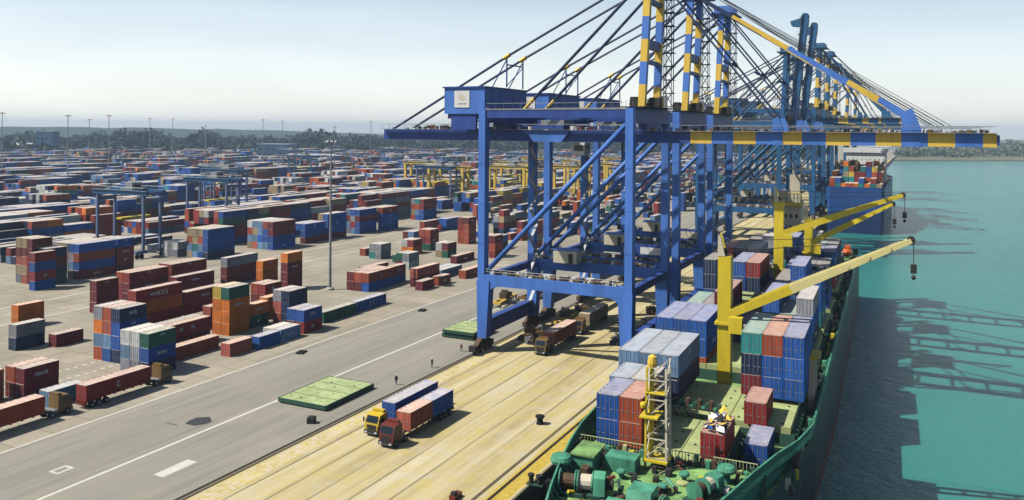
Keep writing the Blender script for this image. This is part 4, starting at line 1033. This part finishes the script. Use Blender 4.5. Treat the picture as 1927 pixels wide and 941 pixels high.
for kb in range(46):
    xb = -212.5 - kb * 25.5
    y = {0: 372.0, 1: 212.0}.get(kb, 150.0)
    run = 0; hmax = 4
    while y < 1330:
        if run <= 0:
            y += fr.uniform(8, 22); run = fr.randint(3, 9); hold = 0; hmax = fr.choice([3, 4, 5, 5, 5]); main = [fr.choice(fpal) for _ in range(3)]
        run -= 1
        if seen(xb - 8, y) and fr.random() > .1:
            two = fr.random() < .2
            if hold <= 0:
                h0 = max(1, hmax - fr.choice([0, 0, 1, 1, 2, 3])); hold = fr.randint(1, 4)
            hold -= 1; cl = fr.choice(main + fpal[:3] + [fr.choice(fpal)])
            for c in range(7):
                n = max(0, h0 - fr.choice([0, 0, 0, 0, 0, 1, 1, 2]))
                for t in range(n):
                    if 0 < c < 6 and t < n - 2: continue
                    q_ = cl if fr.random() < .55 else fr.choice(fpal)
                    if kb < 4 and 400 < y < 640 and fr.random() < .5: q_ = fr.choice(['yl', 'yl', 'tn', 'or', 'br'])
                    x1 = xb - c * 2.55
                    if two:
                        fbox(x1 - 2.44, x1, y, y + 6.06, t * 2.6, t * 2.6 + 2.59, CC[q_][0]); fbox(x1 - 2.44, x1, y + 6.15, y + 12.2, t * 2.6, t * 2.6 + 2.59, CC[fr.choice(fpal)][0])
                    else: fbox(x1 - 2.44, x1, y, y + 12.19, t * 2.6, t * 2.6 + 2.59, CC[q_][0])
        y += 12.6
# thinner stacks between the road and the blocks
for k in range(270):
    x = fr.uniform(-198, -116); y = fr.uniform(300, 900)
    y = 300 + (y - 300) // 14 * 14; x = -116 - (-116 - x) // 2.6 * 2.6
    q_ = fr.choice(fpal)
    for t in range(fr.randint(1, 4)): fbox(x - 2.44, x, y, y + fr.choice([6.06, 12.19]), t * 2.6, t * 2.6 + 2.59, CC[q_ if fr.random() < .6 else fr.choice(fpal)][0])
for c in range(9):      # deck cargo of the far ship
    for row, yy in enumerate((433, 446, 459, 472)):
        x = -40.5 + c * 2.65
        for t in range(fr.choice([2, 3, 4, 5]) if row else fr.choice([1, 2, 2])): fbox(x, x + 2.44, yy, yy + 12.1, 17.45 + t * 2.6, 17.45 + t * 2.6 + 2.59, CC[fr.choice(['yl', 'tn', 'br', 'tl', 'dr', 'or', 'bl', 'bl', 'mr'])][0])
me = bpy.data.meshes.new('far_containers'); me.from_pydata(FB['v'], [], FB['f']); me.materials.append(M['farcont']); me.materials.append(M['farroof'])
me.polygons.foreach_set('material_index', FB['m']); at = me.color_attributes.new('Col', 'FLOAT_COLOR', 'CORNER'); at.data.foreach_set('color', [q_ for c in FB['c'] for q_ in c]); me.update()
o = bpy.data.objects.new('far_containers', me); COL.objects.link(o); tag(o, 'sea of stacked containers filling the yard behind the first blocks', 'containers', kind='stuff')

# ------------------------------------------------------------------ yard gantries
def yard_gantry(m, label):
    root = empty('yard_crane', (0, 0, 0)); tag(root, label, 'yard crane', 'yard cranes over the container blocks')
    SP, D, H = 23.5, 7.0, 21.5
    for x in (0, -SP):
        for y in (0, D):
            b = MB(); b.beam((x, y, 2.6), (x, y, H), 1.5 if m == 'yellow' else .8, 1.5 if m == 'yellow' else .85, m, up=(1, 0, 0)); b.build('leg', root)
        b = MB(); b.box(x - .6, x + .6, -3.2, D + 3.2, 1.7, 2.7, m); b.box(x + .5, x + 1.8, 1.2, 5.2, 2.0, 4.6, 'white'); sb = b.build('sill_beam', root)
        b = MB(); b.box(x - .45, x + .45, .5, D - .5, H - 2.2, H - 1.2, m); b.build('tie_beam', root)
        for y in (-2.4, -.6, D + .6, D + 2.4): b = MB(); b.tube((x - .3, y, .8), (x + .3, y, .8), .8, 'rubber', 14); b.box(x - .25, x + .25, y - .5, y + .5, 1.0, 1.75, m); b.build('wheel', sb)
    b = MB()
    for y in (0, D): b.box(-SP - 2, 2, y - .65, y + .65, H - .02, H + 1.6, 'yellow' if m == 'yellow' else 'teal')
    for x in (-SP - 1.6, 1.6): b.box(x - .3, x + .3, .66, D - .66, H + .2, H + 1.2, m)
    gi = b.build('girder', root)
    b = MB()
    for y in (-.9, D + .9):
        for k in range(14): b.tube((-SP - 1 + k * 1.9, y, H + 1.6), (-SP - 1 + k * 1.9, y, H + 2.7), .05, 'white', 4)
        b.tube((-SP - 1, y, H + 2.7), (1, y, H + 2.7), .06, 'white', 4); b.box(-SP - 2, 2, y - .3, y + .3, H + 1.5, H + 1.6, 'steel')
    b.build('handrail', gi)
    b = MB(); b.box(-12, -6, .2, D - .2, H + 1.65, H + 2.3, 'steel'); b.box(-11, -7.5, 1.5, 5.5, H + 2.3, H + 4.2, 'steel'); b.box(-7.2, -6.4, 1.5, 4, H + 2.3, H + 3.4, 'dark')
    t = b.build('trolley', root)
    b = MB(); b.box(-6.3, -4.3, 2.3, 4.7, H - 3.2, H - .6, 'white'); b.box(-6.2, -4.4, 2.24, 2.31, H - 2.8, H - 1.2, 'glass'); b.build('driver_cab', t)
    b = MB(); b.box(-10.2, -7.8, -2.6, D + 2.6, 13.2, 13.8, 'lemon')
    for y in (1, D - 1):
        for x in (-9.8, -8.2): b.tube((x, y, 13.8), (x, y, H + 1.6), .05, 'dark', 4)
    b.build('spreader', t)
    return root
M['gantry_blue'] = paint('gantry_pale_blue', (.13, .17, .30), .5, .15, dirtamt=.2)
M['gantry_teal'] = paint('gantry_teal', (.03, .14, .24), .5, .2, dirtamt=.3)
gb = yard_gantry('gantry_blue', 'pale blue yard crane nearest on the left, over the blue blocks'); gb.location = (-239, 196, 0)
for x, y, lab in ((-268, 262, 'pale blue yard crane second from the left edge'), (-322, 322, 'pale blue yard crane in the middle of the left yard'), (-350, 346, 'pale blue yard crane just behind the middle one'), (-560, 640, 'hazy pale blue portal crane before the woodland'), (-250, 420, 'pale blue yard crane left of the yellow ones')):
    c = copy_tree(gb); c.location = (x, y, 0); c['label'] = lab
gy = yard_gantry('yellow', 'yellow yard crane seen beside the near crane leg'); gy.location = (-240, 505, 0)
for x, y, lab in ((-212, 560, 'yellow yard crane framed between the crane legs'), (-268, 600, 'yellow yard crane left behind the girder end'), (-210, 640, 'yellow yard crane far back between the crane braces'), (-184, 470, 'yellow yard crane nearest the quay cranes'), (-184, 760, 'hazy yellow yard crane farthest back'), (-244, 424, 'yellow yard crane in front of the others, left of the second crane leg'), (-214, 446, 'yellow yard crane seen through the near crane brace'), (-188, 520, 'yellow yard crane between the second and third crane legs'), (-292, 470, 'yellow yard crane under the girder end, before the teal ones')):
    c = copy_tree(gy); c.location = (x, y, 0); c['label'] = lab
gt = yard_gantry('gantry_teal', 'dark teal yard crane far behind the lamp pole'); gt.location = (-380, 620, 0)
for x, y, lab in ((-330, 700, 'dark teal yard crane under the girder end'), (-440, 520, 'dark teal yard crane left of the lamp pole'), (-520, 760, 'hazy teal yard crane before the dark woods'), (-300, 820, 'hazy teal yard crane farthest from the road')):
    c = copy_tree(gt); c.location = (x, y, 0); c['label'] = lab

# ------------------------------------------------------------------ lamp masts
def lamp_mast(h):
    root = empty('lamp_mast', (0, 0, 0))
    b = MB(); b.tube((0, 0, .6), (0, 0, h), .42, 'steel', 10, .2); b.build('pole', root)
    b = MB(); b.lathe([(1.1, 0), (1.1, .5), (.7, .6)], (0, 0, 0), 'cream', 12); b.build('base', root)
    b = MB(); b.lathe([(1.3, 0), (1.45, .15), (1.3, .35)], (0, 0, h - .6), 'dark', 14)
    for k in range(8):
        a = k * math.pi / 4; b.beam((1.3 * math.cos(a), 1.3 * math.sin(a), h - .5), (1.9 * math.cos(a), 1.9 * math.sin(a), h - .7), .7, .35, 'white')
    b.build('lamp_ring', root); return root
lm = lamp_mast(42); lm.location = (-147.7, 182.9, 0); tag(lm, 'tall grey lamp pole with cream foot in the front yard', 'lamp mast', 'floodlight masts in the yard')
for px, top, d, lab in ((205, 216, 640, 'tall floodlight mast left of the dark hill, thickest of the far ones'), (128, 216, 560, 'floodlight mast right of the blue block building'), (168, 224, 800, 'thin floodlight mast between two taller ones'), (4, 211, 620, 'floodlight mast cut by the left photo edge'), (282, 222, 900, 'floodlight mast before the dark hill, first of a close pair'), (325, 222, 940, 'floodlight mast before the dark hill, second of a close pair'),
                        (387, 236, 900, 'short floodlight mast above the middle yard crane'), (495, 224, 780, 'floodlight mast left of the pale blue portal'), (532, 227, 860, 'floodlight mast above the pale blue portal'), (630, 238, 700, 'floodlight mast above the front lamp pole'), (698, 228, 800, 'floodlight mast left of the girder end')):
    r_ = (px - 963.5) / 1545 * d; x = r_ * ca_ - d * sa_; y = r_ * sa_ + d * ca_; h = 45 + (244.6 + (px - 963.5) * .007 - top) / 1545 * d
    c = copy_tree(lm); c.location = (x, y, 0); c.scale = (1.15, 1.15, h / 42); c['label'] = lab

# ------------------------------------------------------------------ far buildings
def building(name, x, y, w, d, h, m, label, rz=0, roof='flat'):
    root = empty(name, (x, y, 0), rz); tag(root, label, 'building')
    b = MB(); b.box(-w / 2, w / 2, -d / 2, d / 2, 0, h, m); b.build('walls', root)
    b = MB()
    if roof == 'flat': b.box(-w / 2 - .4, w / 2 + .4, -d / 2 - .4, d / 2 + .4, h + .01, h + .8, 'bldg_grey')
    else: b.prism([(-d / 2 - 1, h), (d / 2 + 1, h), (0, h + d * .14)], 'x', -w / 2 - .6, w / 2 + .6, 'bldg_grey')
    b.build('roof', root)
    b = MB(); n = max(3, int(w / 6))
    for k in range(n):
        x0 = -w / 2 + (k + .3) * w / n
        for z in ([h * .3, h * .62] if h > 12 else [h * .45]): b.box(x0, x0 + w / n * .4, -d / 2 - .06, -d / 2 - .002, z, z + h * .13, 'glass')
    b.build('windows', root)
    b = MB(); b.box(-w * .1, w * .04, -d / 2 - .1, -d / 2 - .002, 0, min(5, h * .5), 'dark'); b.build('door', root)
def at(px, d): 
    r_ = (px - 963.5) / 1545 * d; return r_ * ca_ - d * sa_, r_ * sa_ + d * ca_
x, y = at(90, 1330); building('office_block', x, y, 27, 20, 37, 'bldg_blue', 'tall dark blue block rising before the left woods', R(26))
x, y = at(522, 1180); building('warehouse', x, y, 46, 30, 22, 'bldg_blue', 'blue warehouse before the woods, behind the portal crane', R(20))
x, y = at(20, 1300); building('shed', x, y, 70, 24, 16, 'bldg_blue', 'low long blue shed at the left photo edge', R(30), 'gable')
x, y = at(100, 1350); 
x, y = at(590, 1010); building('storage_shed', x, y, 60, 30, 10, 'white', 'white roofed shed left of the far cranes', R(15), 'gable')
for px, d, w, h, lab in ((1690, 1890, 70, 15, 'long white shed on the far shore, left one'), (1735, 1960, 50, 13, 'white shed on the far shore, right one'), (1655, 1840, 44, 12, 'white shed on the far shore behind the ship house')):
    x, y = at(px, d); building('shore_shed', x, y, w, 24, h, 'white', lab, R(10), 'gable')

# ------------------------------------------------------------------ lorries
def wheel(b, x, y, z=.5, w_=.3, r_=.5): b.tube((x - w_, y, z), (x + w_, y, z), r_, 'rubber', 14); b.tube((x - w_ - .01, y, z), (x + w_ + .01, y, z), r_ * .5, 'steel', 10)
def lorry(cabm, label, L=12.6):
    """tractor and skeletal trailer, cab towards -y, deck from y=0 to L at z=1.25"""
    root = empty('lorry', (0, 0, 0)); tag(root, label, 'lorry')
    b = MB()
    for x in (-.45, .45): b.box(x - .12, x + .12, -.2, L, .95, 1.22, 'dark')
    for k in range(8): b.box(-1.15, 1.15, .3 + k * (L - .6) / 7 - .1, .3 + k * (L - .6) / 7 + .1, 1.02, 1.2, 'dark')
    b.box(-1.2, 1.2, L - .1, L + .05, .6, 1.1, 'cabred'); b.build('trailer', root)
    for y in (L - 1.2, L - 2.5, L - 3.8):
        for x in (-.95, .95): b = MB(); wheel(b, x, y); b.build('wheel', root)
    b = MB()
    b.prism([(-4.2, .55), (-1.9, .55), (-1.9, 3.0), (-2.3, 3.15), (-3.7, 3.05), (-4.15, 2.0)], 'x', -1.2, 1.2, cabm)
    b.box(-.5, .5, -1.9, -.2, .7, 1.0, 'dark'); b.box(-1.1, 1.1, -1.85, -1.0, .6, 1.1, 'steel'); b.box(-1.22, 1.22, -4.35, -4.15, .45, .95, 'dark')
    b.box(-.8, .8, -4.24, -4.19, 1.05, 1.7, 'dark'); b.box(-1.0, 1.0, -4.38, -4.34, .52, .58, 'steel'); b.box(-.95, .95, -2.6, -1.95, 3.12, 3.5, cabm)
    cb = b.build('cab', root)
    b = MB(); b.add([(-1.05, -4.17, 2.02), (1.05, -4.17, 2.02), (1.0, -3.76, 2.92), (-1.0, -3.76, 2.92)], [(0, 1, 2, 3)], 'glass')
    for s in (-1, 1): b.add([(s * 1.205, -3.9, 2.0), (s * 1.205, -2.6, 2.0), (s * 1.205, -2.6, 2.75), (s * 1.205, -3.6, 2.75)], [(0, 1, 2, 3)], 'glass')
    b.build('windows', cb)
    for s in (-1, 1):
        b = MB(); b.box(s * .85 - .2, s * .85 + .2, -4.4, -4.34, .6, .8, 'white'); b.build('headlight', cb)
        b = MB(); b.box(s * 1.4 - .1, s * 1.4 + .1, -4.2, -4.1, 2.0, 2.7, 'dark'); b.build('mirror', cb)
    for y in (-3.4, -.9):
        for x in (-.98, .98): b = MB(); wheel(b, x, y); b.build('wheel', root)
    return root
GL = 'container lorries on the quay and road'
l1 = lorry('cabred', 'lorry with a dark red cab, carrying the red and blue containers'); l1.location = (-67.3, 100.0, .01); l1['group'] = GL
l2 = lorry('cabyel', 'lorry with a yellow cab beside the dark red one'); l2.location = (-71.7, 102.6, .01); l2['group'] = GL
l3 = lorry('cabtan', 'ochre cabbed lorry under the nearest crane, carrying a tan container'); l3.location = (-67.8, 153.4, .01); l3['group'] = GL
def dup_lorry(src, loc, rz, lab):
    c = copy_tree(src); c.location = loc; c.rotation_euler = (0, 0, rz); c['label'] = lab; return c
dup_lorry(l3, (-67.6, 172.5, .01), 0, 'lorry with a flat tan roofed load, second under the cranes')
dup_lorry(l3, (-119.85, 99.3, .01), math.pi, 'lorry at the yard edge beside the green fronted stack')
dup_lorry(l3, (-120.85, 80.9, .01), math.pi, 'lorry in the left corner carrying a brown container')
GT = 'containers loaded on lorries'
ZB = 1.235
container(-67.3, 100.15, ZB, 6.06, 'pk', 'faded red short container on the lorry with dark red cab', group=GT)
container(-67.3, 106.3, ZB, 6.06, 'bl', 'blue short container at the tail of the dark red cabbed lorry', group=GT)
container(-71.7, 102.7, ZB, 12.19, 'bl', 'long blue container on the yellow cabbed lorry', group=GT)
container(-67.8, 153.5, ZB, 12.19, 'pk', 'tan roofed faded red container on the lorry under the nearest crane', group=GT)
container(-67.6, 172.7, ZB, 12.19, 'tn', 'tan container on the second lorry under the cranes', group=GT)
container(-119.85, 86.8, ZB, 12.19, 'dr', 'long dark red container on the lorry at the yard edge', group=GT, mark=marking_mesh('C', 12.19, .9, .9))
container(-120.85, 68.4, ZB, 12.19, 'br', 'long brown container on the lorry in the left corner', group=GT)

# ------------------------------------------------------------------ loose things on the quay and road
def pontoon(name, w, l, label, group):
    b = MB(); root = empty(name, (0, 0, 0)); tag(root, label, 'hatch cover', group)
    b.box(-w / 2, w / 2, -l / 2, l / 2, .62, .86, 'pontoon')
    for k in range(9): b.box(-w / 2 + .1, w / 2 - .1, -l / 2 + .2 + k * (l - .5) / 8, -l / 2 + .35 + k * (l - .5) / 8, .25, .62, 'coaming')
    r = random.Random(6)
    for k in range(14):
        x = r.uniform(-w / 2 + .4, w / 2 - .4); y = r.uniform(-l / 2 + .4, l / 2 - .4); b.box(x - .12, x + .12, y - .12, y + .12, .86, .9 + r.uniform(0, .1), r.choice(['hatch', 'coaming', 'pontoon']))
    for k in range(1, 4): b.box(-w / 2 + .2, w / 2 - .2, -l / 2 + k * l / 4 - .06, -l / 2 + k * l / 4 + .06, .861, .885, 'coaming')
    b.build('deck_plate', root)
    b = MB()
    for x in (-w / 2 + .05, w / 2 - .05): b.box(x - .1, x + .1, -l / 2, l / 2, .24, .88, 'coaming')
    for y in (-l / 2 + .05, l / 2 - .05): b.box(-w / 2 + .16, w / 2 - .16, y - .1, y + .1, .24, .88, 'coaming')
    b.build('edge_girder', root)
    b = MB()
    for x in (-w / 2 + .7, w / 2 - .7):
        for y in (-l / 2 + .7, l / 2 - .7): b.box(x - .4, x + .4, y - .4, y + .4, .005, .24, 'dark')
    b.build('feet', root); return root
p1 = pontoon('hatch_cover', 9.6, 13.2, 'worn green hatch cover lying on the road beside the lorries', 'ship hatch covers set down on land'); p1.location = (-89.4, 110.2, .0); p1.rotation_euler = (0, 0, R(1))
p2 = copy_tree(p1); p2.location = (-89.0, 157.5, 0); p2.scale = (.8, .72, 1); p2['label'] = 'lower green hatch cover in the pile beside the near crane foot'
p3 = copy_tree(p1); p3.location = (-88.7, 157.2, .91); p3.scale = (.8, .72, 1); p3['label'] = 'upper green hatch cover in the pile beside the near crane foot'
# spreader frame and machinery seen through the portal
def spreader(loc, m, lab, rz=0):
    root = empty('spreader', loc, rz); tag(root, lab, 'spreader', 'lifting spreaders parked by the cranes')
    b = MB()
    for x in (-.9, .9): b.box(x - .2, x + .2, -5.8, 5.8, .9, 1.4, m)
    for y in (-5.7, -2, 2, 5.7): b.box(-1.2, 1.2, y - .25, y + .25, .85, 1.45, m)
    for x in (-1.05, 1.05):
        for y in (-5.7, 5.7): b.box(x - .15, x + .15, y - .15, y + .15, .02, .86, 'dark')
    b.build('frame', root)
    b = MB(); b.box(-1, 1, -1.4, 1.4, 1.45, 2.9, 'rust'); b.tube((-.8, 0, 3.1), (.8, 0, 3.1), .45, 'dark', 10); b.box(-.7, .7, 2.4, 3.6, 1.45, 2.4, 'dark'); b.build('headblock', root)
spreader((-96.5, 190, .01), 'yellow', 'yellow spreader parked behind the near crane leg', .1)
spreader((-92.5, 199, .01), 'cabtan', 'ochre spreader beyond the yellow one', -.1)
spreader((-74.5, 178, .01), 'yellow', 'yellow spreader on the quay under the second crane', .05)
b = MB(); r = random.Random(31)
def crate_pile(loc, lab, n, cols, cat='pallets'):
    b = MB()
    for k in range(n):
        x = r.uniform(-1.6, 1.6); y = r.uniform(-2.4, 2.4); w_ = r.uniform(.5, 1.1); h = r.uniform(.5, 1.8)
        b.box(x - w_, x + w_, y - w_, y + w_, .01 + .003 * k, h, r.choice(cols))
        if k % 3 == 0: b.tube((x, y, h), (x + r.uniform(-1, 1), y + 1.2, h + .5), .18, 'rust', 7)
    o = b.build('gear_heap', None, loc); o.rotation_euler = (0, 0, r.uniform(0, 3)); tag(o, lab, cat, kind='stuff')
for k, (x, y) in enumerate(((-73.5, 157.5), (-75.2, 164.5), (-56.5, 166), (-54.5, 181), (-74, 190), (-57, 196))):
    crate_pile((x, y, .01), 'dark heap of lashing gear and beams on the quay under the cranes', 11, ['rust', 'dark', 'cabtan', 'steel', 'rust'], 'gear heap')
# low mats, boxes and a drum
def slab(name, loc, w, l, h, m, lab, cat, rz=0):
    b = MB(); b.box(-w / 2, w / 2, -l / 2, l / 2, 0, h, m); b.box(-w * .3, w * .3, -l * .3, l * .3, h + .002, h + .12, m); o = b.build(name, None, loc); o.rotation_euler = (0, 0, rz); bevel(o, min(.06, h * .3)); tag(o, lab, cat); return o
def P0(px, py, z=0):
    v = (py - (244.6 + (px - 963.5) * .007)) / 1545; d = (45 - z) / v; r_ = (px - 963.5) / 1545 * d; return r_ * ca_ - d * sa_, r_ * sa_ + d * ca_
x, y = P0(570, 664); slab('rubber_mat', (x, y, .01), 1.6, 2.4, .25, 'rubber', 'black slab lying on the road below the pale containers', 'mat', .3)
x, y = P0(797, 585); slab('rubber_mat', (x, y, .01), 1.6, 2.2, .3, 'rubber', 'black slab lying on the road left of near crane leg', 'mat', .2)
x, y = P0(590, 796); slab('tool_box', (x, y, .01), 1.2, 1.1, .95, 'dark', 'dark box on the road in front of green hatch cover', 'box', .4)
x, y = P0(1020, 798); b = MB(); b.lathe([(.55, 0), (.6, .1), (.45, .5), (.5, .9), (.75, 1.1), (.7, 1.3), (.2, 1.4)], (0, 0, 0), 'rubber', 14); o = b.build('bollard', None, (x, y, .01)); tag(o, 'black mooring bollard near the quay edge', 'bollard')
for k, (px, py) in enumerate(((905, 900), (1062, 744), (855, 938))):
    x, y = P0(px, py)
b = MB(); b.box(-.4, .4, -.9, .9, 0, .6, 'cabred'); b.box(-.3, .3, -.7, -.1, .6, .95, 'dark'); x, y = P0(862, 938); o = b.build('toolbox', None, (x, y, .01)); tag(o, 'small red and black box at the bottom photo edge', 'box')
# fenders on the quay wall
fb = MB(); fb.tube((0, 0, -3.4), (0, 0, -.6), .62, 'rubber', 12); fb.box(-.75, -.4, -.9, .9, -3.4, -.7, 'dark')
fm = fb.mesh('fender')
for k in (2, 3, 4):
    o = bpy.data.objects.new('fender', fm); COL.objects.link(o); o.location = (QE + .75, 62 + k * 12, 0)
    tag(o, 'black cylindrical rubber fender hanging on the quay wall beside the green bow', 'fender', 'fenders along the quay wall')

# ------------------------------------------------------------------ people
def person(loc, rz, lab, vest='cloth_pink', stride=.25):
    root = bpy.data.meshes.new('person'); 
    V = [((0, 0, .95), .15), ((0, 0, 1.15), .15), ((0, 0, 1.38), .17), ((0, 0, 1.52), .07), ((0, -.02, 1.60), .085), ((0, -.02, 1.72), .10),
         ((.10, 0, .90), .10), ((.11, -stride * .5, .5), .07), ((.11, -stride * .6, .09), .05), ((.11, -stride * .6 - .15, .04), .04),
         ((-.10, 0, .90), .10), ((-.11, stride * .4, .5), .07), ((-.11, stride * .9, .09), .05), ((-.11, stride * .9 - .15, .04), .04),
         ((.20, 0, 1.40), .065), ((.26, .06, 1.13), .05), ((.25, -.06, .90), .04), ((.25, -.08, .80), .04),
         ((-.20, 0, 1.40), .065), ((-.26, -.06, 1.13), .05), ((-.25, -.16, .92), .04), ((-.25, -.2, .82), .04)]
    E_ = [(0, 1), (1, 2), (2, 3), (3, 4), (4, 5), (0, 6), (6, 7), (7, 8), (8, 9), (0, 10), (10, 11), (11, 12), (12, 13), (2, 14), (14, 15), (15, 16), (16, 17), (2, 18), (18, 19), (19, 20), (20, 21)]
    root.from_pydata([v for v, _ in V], E_, []); root.materials.append(M['cloth_dark'])
    o = bpy.data.objects.new('person', root); COL.objects.link(o)
    sk = o.modifiers.new('skin', 'SKIN'); sk.use_smooth_shade = True
    for d, (_, r_) in zip(root.skin_vertices[0].data, V): d.radius = (r_, r_)
    root.skin_vertices[0].data[0].use_root = True
    sb = o.modifiers.new('sub', 'SUBSURF'); sb.levels = 1; sb.render_levels = 1
    o.location = loc; o.rotation_euler = (0, 0, rz); tag(o, lab, 'person', 'dock workers on the road')
    b = MB(); b.lathe([(.19, 1.0), (.215, 1.2), (.215, 1.4), (.12, 1.5)], (0, 0, 0), vest, 10); b.build('vest', o)
    b = MB(); b.lathe([(.145, 1.70), (.135, 1.78), (.08, 1.85), (.02, 1.87)], (0, -.02, 0), 'white', 10); b.build('helmet', o)
    b = MB(); b.lathe([(.05, 1.53), (.108, 1.6), (.112, 1.68), (.10, 1.71)], (0, -.025, 0), 'skin', 10); b.build('face', o)
for px, py, lab, v_, rz in ((749, 724, 'person in dark workwear walking behind the lorries', 'cloth_dark', .5), (816, 692, 'person in dark clothes on the road right of the lorries', 'cloth_dark', 2.2), (871, 662, 'person in faded pink vest near crane foot', 'cloth_pink', 1.0)):
    x, y = P0(px, py); person((x, y, .012), rz, lab, v_)
